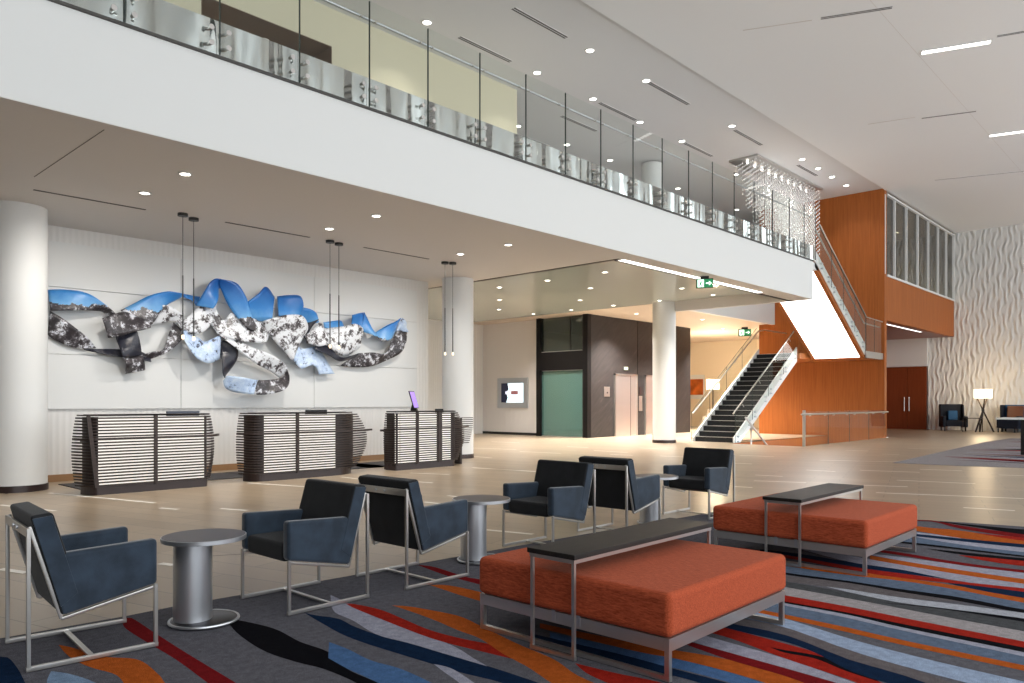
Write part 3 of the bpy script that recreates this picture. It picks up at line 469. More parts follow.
for i,(a,c,y) in enumerate(ms):
    row='front' if y<11 else 'second' if y<13 else 'third' if y<15 else 'rear'
    k=[q for q in ms if abs(q[2]-y)<.3].index((a,c,y))
    slot(a,y,c,y,HC+.06,.11,'grey slot diffuser in the mezzanine ceiling, %s row, %s from the left'%(row,ORD[k]),'mezzanine slot diffusers')
hs=[((16.27,6.26),(16.82,5.01),.10,'dark slot diffuser in the high ceiling nearest the camera'),((15.63,7.71),(16.22,6.43),.03,'faint slot beside the nearest dark diffuser in the high ceiling'),
 ((23.42,7.64),(23.76,6.47),.03,'faint slot in the middle of the high ceiling, left piece of the pair'),((23.98,6.35),(24.44,5.09),.07,'thin slot diffuser in the middle of the high ceiling, right piece of the pair'),((31.0,7.77),(31.94,5.18),.05,'farthest thin slot in the high ceiling toward the patterned wall'),
 ((19.75,3.70),(19.95,3.1),.09,'short dark slot right of the long light bar in the high ceiling')]
for a,c,w,l in hs: slot(*a,*c,HC-.003,w,l,'high ceiling slots')
for (a,c,l) in (((19.46,5.15),(19.92,3.87),'long white light bar in the high ceiling, the nearer one'),((26.95,5.25),(27.35,3.9),'white light bar in the high ceiling, the farther one at the frame edge')):
    d=Vector((c[0]-a[0],c[1]-a[1])); t=thing('linear_light',l,'ceiling light',(*a,HC-.003),math.atan2(d.y,d.x),'high ceiling light bars')
    obj('housing',MB().box(-.03,d.length+.03,-.10,.10,-.015,0),M['white'],t); obj('diffuser',MB().box(0,d.length,-.06,.06,-.03,-.012),emis('bar_light',(1,.97,.92),4),t)
cj=MB().box(10,41,5.25,5.258,HC-.001,HC+.01)
struct('trim_8',cj,M['ceil2']); struct('trim_9',MB().box(3.02,3.03,8.95,11.5,4.327,4.34),M['slot'])
# light line under the gallery box
t=thing('linear_light','thin light line recessed under the wooden gallery box','ceiling light',(31.9,9.95,4.495)); obj('diffuser',MB().box(0,5.5,-.05,.05,-.02,0),M['led'],t); obj('housing',MB().box(-.03,5.53,-.07,.07,-.008,0),M['black'],t)
# ------------------------------------------------------------------ mezzanine balustrade
bal=thing('glass_balustrade','long frameless glass balustrade with steel bolts along the mezzanine edge','balustrade',(0,8.70,5.46))
joints=[3.12-1.063*k for k in range(5,0,-1)]+[3.12,4.19,5.25,6.34,7.40,8.48,9.57,10.63,11.69,12.77,13.85,14.93,16.0,17.07,18.13,19.2,20.25,21.25,22.08]
for a,c in zip(joints,joints[1:]):
    p=obj('glass_panel',MB().box(a+.005,c-.005,-.065,-.045,-.02,1.44),M['railglass'],bal)
    obj('glass_edge',MB().box(a+.0035,a+.006,-.066,-.044,-.02,1.44).box(c-.006,c-.0035,-.066,-.044,-.02,1.44),M['glassedge'],p)
so=MB(); 
def bolt(mb,x,z,y0=-.045,y1=.0,y2=-.078,r=.033):
    for ya,yb,rr in ((y1,y0,.022),(-.065,y2,r)):
        n=12; vs=[(x+rr*math.cos(2*math.pi*k/n),y,z+rr*math.sin(2*math.pi*k/n)) for y in (ya,yb) for k in range(n)]
        mb.add(vs,[(k,(k+1)%n,n+(k+1)%n,n+k) for k in range(n)]+[tuple(range(n)),tuple(range(2*n-1,n-1,-1))])
cnt=0
for x in joints[3:-1]:
    for dx in (-.105,.105):
        for z in (.09,.27):
            m_=MB(); bolt(m_,x+dx,z); obj('standoff_bolt',m_,M['chrome'],bal,smooth=True); cnt+=1
obj('handrail',MB().tube([(joints[0],.04,1.24),(22.05,.04,1.24)],.021,10),M['steel'],bal,smooth=True)
for x in joints[3:-1]:
    for dx in (-.12,.12):
        obj('rail_bracket',MB().tube([(x+dx,.04,1.24),(x+dx,.0,1.20),(x+dx,-.045,1.20)],.012,8),M['chrome'],bal)
# ------------------------------------------------------------------ staircase
st=thing('staircase','dark carpeted stair rising past the landing, with steel stringers and glass guards','staircase',(0,0,0))
x0,rh,tr=23.42,.178,.276; ya,yb=11.85,13.30
for i in range(18):
    xa=x0+i*tr; xb=xa+tr+.03 if i<17 else 28.4
    o=obj('tread',MB().box(xa,xb,ya,yb,max(0,i*rh-.12),(i+1)*rh-.004),M['black_shade_fab'],st)
    obj('nosing',MB().box(xa-.012,xa+.035,ya,yb,(i+1)*rh-.016,(i+1)*rh),M['chrome'],o)
sl=rh/tr
def stringer(y,t=.05,lo=-.20,hi=.26):
    xb=28.35
    return MB().prism([(x0-.12,0),(x0+.30,0),(xb,(xb-x0)*sl+lo),(xb,(xb-x0)*sl+hi),(x0-.12,-.12*sl+hi)],'y',y,y+t)
for y,yo in ((ya-.05,-1),(yb,1)):
    obj('stringer',stringer(y,lo=-.30,hi=.24),M['stringer'],st)
    yg=y-.04 if yo<0 else y+.07
    xs_=[x0-.12+ k*(28.3-x0+.12)/4 for k in range(5)]
    for a,c in zip(xs_,xs_[1:]):
        z=lambda x:(x-x0)*sl
        p=obj('glass_panel',MB().prism([(a+.01,z(a)+.02),(c-.01,z(c)+.02),(c-.01,z(c)+1.10),(a+.01,z(a)+1.10)],'y',yg,yg+.016),M['railglass'],st)
        obj('glass_edge',MB().box(a+.008,a+.011,yg,yg+.016,z(a)+.02,z(a)+1.1).bar((a+.01,yg+.008,z(a)+1.10),(c-.01,yg+.008,z(c)+1.10),.014,.006),M['glassedge'],p)
        for xx in (a+.22,c-.22):
            for dz in (-.02,.14):
                if yo<0 or 1:
                    m_=MB().tube([(xx,yg-.03,z(xx)+dz),(xx,yg+.05,z(xx)+dz)],.028,10); obj('standoff_bolt',m_,M['steel'],st,smooth=True)
        obj('rail_bracket',MB().tube([((a+c)/2,yg+.01,z((a+c)/2)+.86),((a+c)/2,yg+.06*(-yo),z((a+c)/2)+.96)],.014,8),M['chrome'],st)
    yr=yg+.06*(-yo)
    end=[(28.3,yr,(28.3-x0)*sl+.98)]+([(28.9,yr,3.2+1.0),(30.9,yr,4.2)] if yo>0 else [])
    obj('handrail',MB().tube([(x0-.15,yr,.96)]+end,.026,10),M['chrome'],st,smooth=True)
# landing and upper flight
obj('landing',MB().prism([(28.35,13.35),(28.35,11.7),(29.2,11.6),(29.2,9.62),(31.08,9.62),(31.08,13.35)],'z',2.98,3.2),M['wood'],st)
ux,us=29.2,2.65/4.1
uya,uyb=9.66,11.55
for i in range(15):
    xa=ux-i*.273; obj('tread',MB().box(xa-.30,xa,uya+.05,uyb,3.2+i*.1767+.03,3.2+(i+1)*.1767),M['black_shade_fab'],st)
zs=lambda x:3.0+(ux-x)*.60
obj('soffit_panel',MB().prism([(ux-.02,zs(ux)),(24.6,zs(24.6)),(24.6,zs(24.6)+.05),(ux-.02,zs(ux)+.05)],'y',uya+.12,uyb-.10),M['soffitglow'],st)
for a,c in ((uya,uya+.12),(uyb-.10,uyb+.02)):
    obj('stringer',MB().prism([(ux,zs(ux)-.05),(24.6,zs(24.6)-.05),(24.6,zs(24.6)+.12),(ux,zs(ux)+.12)],'y',a,c),M['wood'],st)
obj('stringer',MB().prism([(ux+.1,3.02),(24.6,zs(24.6)+.12),(24.6,zs(24.6)+.50),(ux+.1,zs(ux)+.46)],'y',uya-.02,uya+.04),M['stringer'],st)
yg=uya-.06
xs_=[ux-k*1.1 for k in range(5)]
for a,c in zip(xs_,xs_[1:]):
    p=obj('glass_panel',MB().prism([(a-.01,zs(a)+.2),(c+.01,zs(c)+.2),(c+.01,zs(c)+1.45),(a-.01,zs(a)+1.45)],'y',yg,yg+.016),M['railglass'],st)
    obj('glass_edge',MB().box(a-.012,a-.008,yg,yg+.016,zs(a)+.2,zs(a)+1.45).bar((a,yg+.008,zs(a)+1.45),(c,yg+.008,zs(c)+1.45),.018,.012),M['glassedge'],p)
    for xx in (a-.25,c+.25):
        for dz in (.22,.38): obj('standoff_bolt',MB().tube([(xx,yg-.03,zs(xx)+dz),(xx,yg+.05,zs(xx)+dz)],.03,10),M['steel'],st,smooth=True)
obj('handrail',MB().tube([(24.8,yg+.1,zs(24.8)+1.28),(ux+.1,yg+.1,zs(ux)+1.25),(31.0,yg+.1,4.22)],.028,10),M['chrome'],st,smooth=True)
obj('handrail',MB().tube([(24.8,yg-.02,zs(24.8)+1.46),(ux,yg-.02,zs(ux)+1.46),(31.0,yg-.02,4.42)],.02,8),M['chrome'],st,smooth=True)
for a,c in ((29.25,30.1),(30.15,31.05)):
    p=obj('glass_panel',MB().box(a,c,yg,yg+.016,2.95,4.42),M['railglass'],st); obj('glass_edge',MB().box(a-.002,a+.003,yg,yg+.016,2.95,4.42),M['glassedge'],p)
obj('landing_edge',MB().box(29.2,31.08,9.58,9.64,2.98,3.22),M['chrome'],st)
p=obj('glass_panel',MB().box(28.30,28.32,10.9,11.75,2.98,3.9),M['railglass'],st)
bx('floor_bridge',22.1,24.9,9.66,11.6,5.62,5.85,M['white'])
# stair opening and guard
bx('wall_opening_far',22.9,31.1,11.7,11.84,-1.2,0,M['wood'])
bx('floor_lower',22.9,31.1,9.3,11.8,-1.3,-1.2,M['brown'])
g=thing('glass_guard','low glass guard with steel top rail around the floor opening below the stair','balustrade',(22.75,9.25,0))
for a,c in ((0,1.9),(1.92,3.8),(3.82,5.7),(5.72,7.55)):
    p=obj('glass_panel',MB().box(a,c,0,.018,-.02,1.06),M['railglass'],g); obj('glass_edge',MB().box(a-.004,a+.004,0,.018,0,1.06),M['glassedge'],p)
    for xx in (a+.35,c-.35): obj('rail_bracket',MB().tube([(xx,.0,.93),(xx,-.06,.93),(xx,-.06,.98)],.012,6),M['chrome'],g)
obj('post',MB().box(-.02,.05,-.02,.05,0,1.1),M['chrome'],g)
obj('handrail',MB().tube([(-.35,-.06,.98),(7.6,-.06,.98)],.026,10),M['chrome'],g,smooth=True)
dn=thing('lower_stair_rail','sloping steel handrail of the downward stair beside the wooden wall','handrail',(23.2,11.35,0))
obj('rail',MB().tube([(0,0,.85),(2.6,0,-.75)],.035,10),M['chrome'],dn,smooth=True); obj('post',MB().bar((.4,0,-.3),(.4,0,.60),.035).bar((1.6,0,-1.1),(1.6,0,-.13),.035),M['chrome'],dn)
# ------------------------------------------------------------------ chandelier
ch=thing('bead_chandelier','tall curtain chandelier of clear beads hanging over the stair','chandelier',(24.0,11.35,HC+.06))
obj('canopy',MB().box(-.1,5.5,-.08,.95,-.06,0),M['chrome'],ch)
M['bead']=flat('clear_crystal_bead',(.93,.93,.93),.25,0,.7)
ic=[(1,0,0),(-1,0,0),(0,1,0),(0,-1,0),(0,0,1),(0,0,-1)]; icf=[(0,2,4),(2,1,4),(1,3,4),(3,0,4),(2,0,5),(1,2,5),(3,1,5),(0,3,5)]
rest=MB(); rnd=random.Random(3); nfront=0
for j in range(5):
    for i in range(40):
        x=i*.138+.02+rnd.uniform(-.008,.008); y=j*.19+.03+rnd.uniform(-.008,.008)
        L=.35+x*.98+rnd.uniform(-.35,.35)*(1 if x<4 else .4); L=min(L,3.75)
        mb=MB() if j<2 else rest
        mb.add([(x-.0015,y,-L),(x+.0015,y,-L),(x+.0015,y,-.05),(x-.0015,y,-.05)],[(0,1,2,3)])
        z=-.12-.0775*((i+j)%2)
        while z>-L:
            r=.030+.006*rnd.random()
            mb.add([(x+a*r,y+b_*r,z+c*r*1.25) for a,b_,c in ic],icf); z-=.155
        if j<2: obj('bead_strand',mb,M['bead'],ch)
o=obj('bead_strands',rest,M['bead'],ch); o['kind']='stuff'
for i in range(10):
    obj('lamp',MB().lathe([(.02,-.13),(.035,-.11),(.035,-.06)],10,(.25+i*.55,.45)),emis('chandelier_lamp',(1,.93,.85),5) if i==0 else bpy.data.materials['chandelier_lamp'],ch)
for x in (.9,2.7,4.5):
    l=bpy.data.lights.new('chandelier_beam','POINT'); l.energy=7; l.color=(1,.95,.88); l.shadow_soft_size=.05; o=bpy.data.objects.new('chandelier_beam',l); COL.objects.link(o); o.location=(24+x,11.30,HC-1.0)
# ------------------------------------------------------------------ art on the reception wall
art=thing('mountain_ribbon_sculpture','large wall sculpture of folded ribbons printed with blue sky and snowy mountains','wall art',(0,0,0))
for k,(mat,dep,bow,A_,B_) in enumerate([('sky',0.16,0.1,[(3.963,3.218),(4.148,3.238),(4.37,3.23),(4.552,3.187),(4.738,3.079),(4.88,2.978),(5.0,2.886)],[(3.963,2.86),(4.148,2.876),(4.37,2.895),(4.622,2.922),(4.785,2.927),(4.88,2.869),(4.909,2.835)]),('rock',0.06,0.12,[(3.984,2.869),(4.108,2.782),(4.353,2.602),(4.581,2.442),(4.726,2.293)],[(3.973,2.473),(4.042,2.409),(4.218,2.321),(4.375,2.275),(4.523,2.26)]),('dark',0.12,0.05,[(4.487,2.267),(4.737,2.273),(5.085,2.285),(5.396,2.28),(5.6,2.184)],[(4.517,2.249),(4.808,2.187),(5.097,2.141),(5.396,2.109),(5.6,2.077)]),('dark',0.3,0.02,[(4.986,2.495),(5.003,2.278),(5.051,2.127)],[(5.296,2.605),(5.346,2.4),(5.414,2.195)]),('rock',0.22,0.08,[(5.068,2.13),(5.104,1.977),(5.153,1.849)],[(5.432,2.211),(5.452,2.107),(5.483,1.924)]),('rock',0.36,0.03,[(4.696,2.78),(4.92,2.88),(5.112,2.934),(5.309,2.874),(5.51,2.799)],[(4.813,2.455),(4.967,2.49),(5.21,2.582),(5.359,2.626),(5.51,2.681)]),('sky',0.2,0.14,[(5.105,2.976),(5.302,3.111),(5.529,3.264),(5.788,3.357),(5.947,3.368),(6.149,3.352)],[(5.179,2.646),(5.352,2.698),(5.555,2.739),(5.71,2.976),(5.815,3.106),(6.136,3.296)]),('snow',0.18,0.08,[(5.576,3.102),(5.836,3.112),(6.05,3.01),(6.186,2.885),(6.296,2.77)],[(5.347,2.662),(5.589,2.737),(5.784,2.794),(6.023,2.845),(6.159,2.637)]),('sky',0.12,0.02,[(6.199,3.374),(6.365,3.371),(6.569,3.37)],[(6.199,3.319),(6.365,3.252),(6.45,3.177)]),('rock',0.14,0.1,[(6.049,2.835),(5.955,2.652),(5.875,2.458),(5.782,2.292),(5.6,2.257),(5.383,2.168)],[(6.199,2.642),(6.144,2.515),(5.901,2.271),(5.717,2.182),(5.561,2.122),(5.333,2.066)]),('ice',0.3,0.12,[(6.097,2.651),(6.124,2.491),(6.206,2.305),(6.344,2.148),(6.568,2.08),(6.833,2.182)],[(6.206,2.699),(6.302,2.61),(6.413,2.563),(6.511,2.486),(6.653,2.55),(6.833,2.645)]),('snow',0.24,0.05,[(6.148,2.865),(6.355,3.06),(6.537,3.187),(6.666,3.138),(6.84,3.314)],[(6.148,2.675),(6.327,2.618),(6.481,2.67),(6.594,2.789),(6.782,3.148)]),('sky',0.32,0.1,[(6.376,3.163),(6.474,3.392),(6.587,3.598),(6.701,3.694),(6.802,3.706)],[(6.644,3.118),(6.73,3.265),(6.802,3.426),(6.846,3.529),(6.869,3.54)]),('sky',0.36,0.08,[(6.788,3.701),(7.038,3.674),(7.157,3.603),(7.309,3.362),(7.401,3.097),(7.587,2.822)],[(6.788,3.651),(6.867,3.486),(6.979,3.244),(7.127,3.031),(7.37,2.778),(7.525,2.769)]),('snow',0.28,0.08,[(6.76,3.141),(6.915,2.921),(7.078,3.09),(7.351,2.998),(7.537,3.013),(7.726,2.911),(7.893,2.701)],[(6.634,2.899),(6.812,2.646),(6.989,2.573),(7.198,2.528),(7.412,2.526),(7.631,2.524),(7.79,2.562)]),('snow',0.3,0.14,[(6.781,2.725),(7.106,2.581),(7.418,2.43),(7.787,2.321),(8.048,2.202),(8.218,2.077),(8.272,1.946)],[(6.739,2.661),(6.931,2.508),(7.172,2.334),(7.509,2.116),(7.834,1.999),(8.048,1.896),(8.169,1.829)]),('ice',0.34,0.1,[(6.922,1.856),(7.185,1.832),(7.499,1.797),(7.614,1.788)],[(6.89,1.763),(6.933,1.619),(7.14,1.538),(7.499,1.499)]),('rock',0.34,0.1,[(7.614,1.788),(7.777,1.79),(8.086,1.831),(8.207,1.9),(8.261,2.011)],[(7.499,1.499),(7.777,1.501),(8.086,1.591),(8.22,1.724),(8.261,1.901)]),('dark',0.2,0.06,[(6.84,2.573),(6.862,2.367),(6.883,2.119),(6.894,1.911),(6.959,1.809)],[(7.003,2.541),(7.201,2.384),(7.201,2.194),(7.112,2.002),(7.024,1.863)]),('sky',0.24,0.05,[(7.411,3.341),(7.598,3.505),(7.795,3.673),(8.055,3.507)],[(7.489,3.013),(7.661,2.983),(7.805,2.98),(7.967,3.007)]),('snow',0.2,0.04,[(7.466,3.102),(7.718,3.006),(7.976,3.056),(8.19,3.103)],[(7.782,2.893),(7.911,2.843),(8.074,2.824),(8.241,2.866)]),('sky',0.26,0.06,[(8.126,3.523),(8.327,3.562),(8.548,3.554),(8.624,3.353)],[(8.077,3.109),(8.26,3.094),(8.462,3.089),(8.617,3.123)]),('snow',0.28,0.1,[(7.73,2.974),(7.971,3.067),(8.235,3.134),(8.574,3.132),(8.748,2.9),(8.643,2.678)],[(7.81,2.819),(7.971,2.607),(8.069,2.494),(8.235,2.353),(8.342,2.237),(8.41,2.215)]),('ice',0.22,0.05,[(8.438,2.579),(8.662,2.469),(8.998,2.533),(9.196,2.401),(9.511,1.969)],[(8.455,2.23),(8.593,2.051),(8.802,2.12),(8.962,2.104),(9.069,1.941)]),('dark',0.3,0.04,[(8.445,3.001),(8.617,3.136),(8.721,3.022),(8.968,3.103)],[(8.479,2.882),(8.651,2.71),(8.756,2.685),(8.826,2.906)]),('sky',0.24,0.03,[(8.639,3.343),(8.832,3.298),(9.039,3.213)],[(8.657,2.96),(8.832,2.988),(9.031,3.05)]),('snow',0.3,0.08,[(8.672,2.74),(8.883,2.909),(9.044,3.045),(9.207,2.869),(9.428,2.725)],[(8.742,2.591),(8.954,2.526),(9.17,2.584),(9.316,2.545),(9.446,2.488)]),('dark',0.34,0.04,[(8.928,2.654),(9.246,2.535),(9.453,2.368),(9.633,2.325),(10.003,2.432)],[(8.843,2.464),(9.246,2.334),(9.453,2.254),(9.633,2.243),(10.003,2.341)]),('rock',0.16,0.14,[(10.092,2.441),(10.444,2.477),(10.808,2.475),(10.977,2.782),(11.252,3.027),(11.54,3.011)],[(9.688,2.152),(10.092,2.135),(10.477,2.166),(10.841,2.3),(11.287,2.511),(11.469,2.797)]),('sky',0.2,0.05,[(9.202,3.069),(9.453,3.119),(9.649,3.142),(9.741,3.046)],[(9.275,2.898),(9.423,2.895),(9.573,2.892),(9.695,2.913)]),('snow',0.26,0.12,[(9.211,2.937),(9.627,3.005),(9.903,3.077),(10.123,2.976),(10.098,2.738),(10.091,2.581)],[(9.037,2.7),(9.153,2.607),(9.328,2.465),(9.537,2.373),(9.719,2.361),(9.997,2.459)]),('sky',0.24,0.04,[(9.871,3.274),(10.042,3.327),(10.249,3.376)],[(9.917,3.056),(10.074,3.055),(10.201,2.954)]),('sky',0.28,0.05,[(10.216,3.37),(10.328,3.229),(10.425,3.051),(10.529,2.899)],[(10.161,2.94),(10.328,2.885),(10.49,2.816),(10.654,2.733)]),('sky',0.3,0.05,[(10.508,2.909),(10.772,3.101),(10.974,3.198),(11.197,3.316)],[(10.639,2.731),(10.805,2.767),(10.974,2.818),(11.077,2.906)]),('ice',0.24,0.03,[(11.254,3.326),(11.376,3.233),(11.507,3.104)],[(11.15,2.997),(11.271,3.019),(11.507,3.015)])]):
    n=26; w=7; a=resample(A_,n); b_=resample(B_,n); mb=MB(); vs=[]
    for i in range(n):
        t=i/(n-1)
        for j in range(w):
            s=j/(w-1); p=a[i].lerp(b_[i],s)
            dd=max(.03,dep+bow*math.sin(math.pi*t)*.8+.03*math.sin(k*1.7+t*4)+(s-.5)*.14*math.cos(k*2.1+t*3))
            vs.append((p.x,14.40-dd,p.y))
    mb.add(vs,[(i*w+j,i*w+j+1,(i+1)*w+j+1,(i+1)*w+j) for i in range(n-1) for j in range(w-1)])
    o=obj('ribbon',mb,PM[mat],art,smooth=True,sol=.012)
# ------------------------------------------------------------------ reception desks
def desk(ox,oy,wl,glowend,fins,wr,label,bow=1,hutch=False):
    t=thing('reception_desk',label,'reception desk',(ox,oy,0),0,'slatted reception desks')
    # plan path: left wing curling back, straight front, right wing easing back
    def path(bl,br):
        pts=[]
        for k in range(9):
            a=math.pi/2*(1-k/8)
            pts.append((-(wl+bl)*math.sin(a), .36*(1-math.cos(a))))
        pts.append((glowend,0))
        for k in range(1,9):
            q=k/8; pts.append((glowend+(wr+br)*q, .34*q*q))
        return pts
    def strip(pts,off0,off1,z0,z1):
        vs=[];n=len(pts)
        for i,(x,y) in enumerate(pts):
            a=Vector(pts[max(i-1,0)]); c=Vector(pts[min(i+1,n-1)]); dd=(c-a).normalized(); nn=Vector((dd.y,-dd.x))
            for off in (off0,off1):
                for z in (z0,z1): vs.append((x+nn.x*off,y+nn.y*off,z))
        fs=[]
        for i in range(n-1):
            o=i*4; fs+=[(o,o+4,o+5,o+1),(o+2,o+3,o+7,o+6),(o+1,o+5,o+7,o+3),(o,o+2,o+6,o+4)]
        fs+=[(0,1,3,2),(n*4-4,n*4-2,n*4-1,n*4-3)]
        return MB().add(vs,fs)
    ns=23
    for i in range(ns):
        z=.125+i*.0445; q=(z-.1)/1.05
        bl=.07*math.sin(math.pi*min(1,q*.85+.1))-.05; br=(.30*math.sin(math.pi*(q*.92+.04))-.16)*bow
        ledge=abs(z-.80)<.02
        pts=path(bl,br+((.10 if bow<1 else .16) if ledge else 0))
        obj('slat',strip(pts,-.045,.0,z,z+(.034 if ledge else .0225)),M['walnut'],t)
    obj('slat',strip(path(-.05,-.20*bow),-.045,.0,1.145,1.165),M['walnut'],t)
    body=path(-min(.07,wl*.3),-.12*bow)
    obj('carcass',strip(body,-.13,-.055,.1,1.13),M['wooddark'],t)
    obj('backlight',MB().box(.0,glowend-.02,.047,.054,.13,1.13),M['glow'],t)
    obj('plinth',strip(path(-min(.08,wl*.3),-.2*bow),-.30,-.03,0,.12),M['darkbase'],t)
    for f in fins:
        w=.02 if isinstance(f,float) else f[1]; f=f if isinstance(f,float) else f[0]
        obj('fin',MB().box(f-w,f+w,-.012,.05,.11,1.15),M['walnut'],t)
    if bow<1: obj('fin',MB().prism([(-.06,.11),(-.0,.11),(-.12,1.15),(-.17,1.15)],'y',-.005,.02),M['walnut'],t)
    obj('worktop',MB().prism([(-wl*.4,.30),(.04,.16),(glowend+.0,.16),(glowend+wr*.5,.52),(-wl*.4,.52)],'z',.76,.80),M['walnut'],t)
    obj('counter_top',MB().prism([(-wl*.5,.0),(glowend+.05,.0),(glowend+wr*.5,.28),(-wl*.5,.30)],'z',1.15,1.17),M['wooddark'],t)
    obj('side_panel',MB().box(.06,.10,.2,.48,0,.76),M['wooddark'],t); obj('side_panel',MB().box(glowend-.06,glowend-.02,.2,.50,0,.76),M['wooddark'],t)
    if hutch:
        for i in range(14):
            z=.45+i*.042; obj('slat',MB().box(glowend+wr+.02,glowend+wr+.36-(.010*max(0,8-i))*1.5,.30,.35,z,z+.016),M['walnut'],t)
        obj('side_panel',MB().box(glowend+wr+.0,glowend+wr+.05,.33,.85,.0,1.0),M['wooddark'],t)
    return t
desk(3.95,11.87,.24,1.585,[.80],.24,'slatted backlit reception desk nearest the left column',.35)
desk(6.57,11.89,.33,1.44,[.62],.76,'slatted backlit reception desk in the middle of the row')
desk(9.34,11.85,.03,1.49,[.54,(1.13,.05)],.52,'slatted backlit reception desk in front of the second column, with a raised end',hutch=True)
def monitor(x,y,w,label,col='steel'):
    t=thing('monitor',label,'monitor',(x,y-.10,.80),0,'desk monitors')
    obj('screen_housing',MB().box(-w/2,w/2,-.03,.02,.10,.405),M['black_shade_fab' if col=='b' else 'darkscreen'],t,bevel=.008)
    obj('stand',MB().box(-.04,.04,-.02,.03,.0,.2),M['black'],t); obj('foot',MB().box(-.10,.10,-.06,.06,.001,.012),M['black'],t)
M['darkscreen']=flat('blue_grey_plastic',(.05,.06,.085),.4)
monitor(5.32,12.35,.52,'blue-grey monitor back above the left reception desk'); monitor(7.80,12.38,.44,'dark monitor back above the middle reception desk','b'); monitor(10.75,12.3,.2,'small dark terminal on the right reception desk','b')
tb=thing('tablet_display','small tablet with a violet screen on a stand on the right desk','tablet',(9.97,12.02,1.172),R(25))
obj('screen',MB().prism([(-.02,.05),(.0,.05),(.11,.40),(.09,.40)],'x',-.13,.10),M['black'],tb); 
obj('lit_face',MB().prism([(-.020,.065),(-.014,.065),(.090,.385),(.083,.385)],'x',-.115,.085),emis('violet_screen',(.22,.14,.5),1.0),tb)
obj('stand',MB().prism([(-.04,.0),(.10,.0),(.10,.02),(.05,.18),(.03,.17)],'x',-.05,.02),M['black'],tb)
for i,(a,c) in enumerate(((3.7,6.3),(6.5,9.3),(9.0,11.6))):
    o=obj('floor_mat',MB().box(a+.3,c+.55 if i<2 else c,12.75,13.9,.002,.012),M['mat']); tag(o,'charcoal floor mat behind the %s reception desk'%('left','middle','right')[i],'floor mat','desk mats')
# pendants
pproto=None
for lab,(x,y) in zip(('left pendant lamp of the pair above the left desk','right pendant lamp of the pair above the left desk','left pendant lamp of the pair above the middle desk','right pendant lamp of the pair above the middle desk','left pendant lamp of the pair before the second column','right pendant lamp of the pair before the second column'),((5.22,12.02),(5.47,12.19),(7.95,12.05),(8.19,12.12),(10.84,12.11),(10.99,12.03))):
    lab='thin black '+lab
    if pproto is None:
        pproto=thing('pendant_lamp',lab,'pendant lamp',(x,y,4.33),0,'slim pendant lamps')
        obj('canopy',MB().lathe([(.078,-.045),(.078,0)],20),M['black'],pproto,smooth=True); obj('cord',MB().tube([(0,0,-.04),(0,0,-1.0)],.005,6),M['black'],pproto)
        obj('rod',MB().tube([(0,0,-.98),(0,0,-1.93)],.011,8),M['black'],pproto); obj('bulb',MB().lathe([(.012,-1.99),(.022,-1.97),(.022,-1.94),(.015,-1.92)],12),M['bulb'],pproto)
    else: dup(pproto,(x,y,4.33),0,lab)
# wall screen in the lobby
sc=thing('wall_screen','wall-mounted display showing a bright picture in a grey frame','screen',(23.05,21.53,1.73))
obj('frame',MB().box(-.06,0,-.86,.86,-.62,.62),M['steel'],sc,bevel=.01)
obj('picture',MB().box(-.065,-.06,-.62,.62,-.40,.40),emis('screen_picture',(.72,.86,.92),.9),sc)
obj('picture_dark_area',MB().prism([(.62,-.40),(.62,.40),(.26,.40),(.20,.15),(.33,.0),(.25,-.2),(.34,-.40)],'x',-.068,-.064),emis('screen_dark',(.01,.012,.03),.5),sc)
obj('picture_card',MB().box(-.07,-.066,-.33,.06,-.07,.08),emis('screen_card',(.22,.08,.08),.8),sc); obj('picture_tile',MB().box(-.072,-.068,.22,.38,-.05,.06),emis('screen_tile',(.75,.75,.9),.9),sc)
# exit signs
def exit_sign(loc,rz,label,s=1.0,flip=1):
    t=thing('exit_sign',label,'exit sign',loc,rz)
    obj('case',MB().box(-.20*s,.20*s,0,.06*s,-.29*s,-.06*s),M['black'],t,bevel=.006); obj('bracket',MB().box(-.10*s,.10*s,.01,.05*s,-.06*s,0),M['black'],t)
    gr=emis('exit_green',(.01,.16,.06),.8) if 'exit_green' not in bpy.data.materials else bpy.data.materials['exit_green']
    wh=emis('exit_white',(.75,1,.85),1.3) if 'exit_white' not in bpy.data.materials else bpy.data.materials['exit_white']
    obj('green_face',MB().box(-.185*s,.185*s,-.004,0,-.275*s,-.075*s),gr,t)
    f=flip
    ar=[(.03,-.015),(.10,-.015),(.10,-.055),(.165,0),(.10,.055),(.10,.015),(.03,.015)]
    obj('arrow_mark',MB().prism([(f*x*s,(-.175+z)*s) for x,z in ar],'y',-.008,-.003),wh,t)
    d_=MB().prism([(f*x*s,(-.175+z)*s) for x,z in ((-.165,-.09),(-.02,-.09),(-.02,.09),(-.165,.09))],'y',-.008,-.003); obj('door_mark',d_,wh,t)
    man=MB()
    pass
    for p,q,w in (((-.085,.03),(-.10,-.02),.034),((-.10,-.02),(-.07,-.05),.02),((-.07,-.05),(-.075,-.085),.018),((-.10,-.02),(-.12,-.05),.02),((-.12,-.05),(-.15,-.055),.018),((-.085,.025),(-.05,.005),.014),((-.09,.025),(-.13,.01),.014)):
        man.bar((f*p[0]*s,-.010,(-.175+p[1])*s),(f*q[0]*s,-.010,(-.175+q[1])*s),w*s,.004,up=(0,1,0))
    man.prism([(f*(-.075+.017*math.cos(a))*s,(-.175+.055+.017*math.sin(a))*s) for a in [k*math.pi/5 for k in range(10)]],'y',-.012,-.008)
    obj('running_figure_mark',man,gr,t)
    return t
exit_sign((16.25,8.98,4.33),R(-62),'green exit sign with a white arrow hanging from the soffit edge',.98)
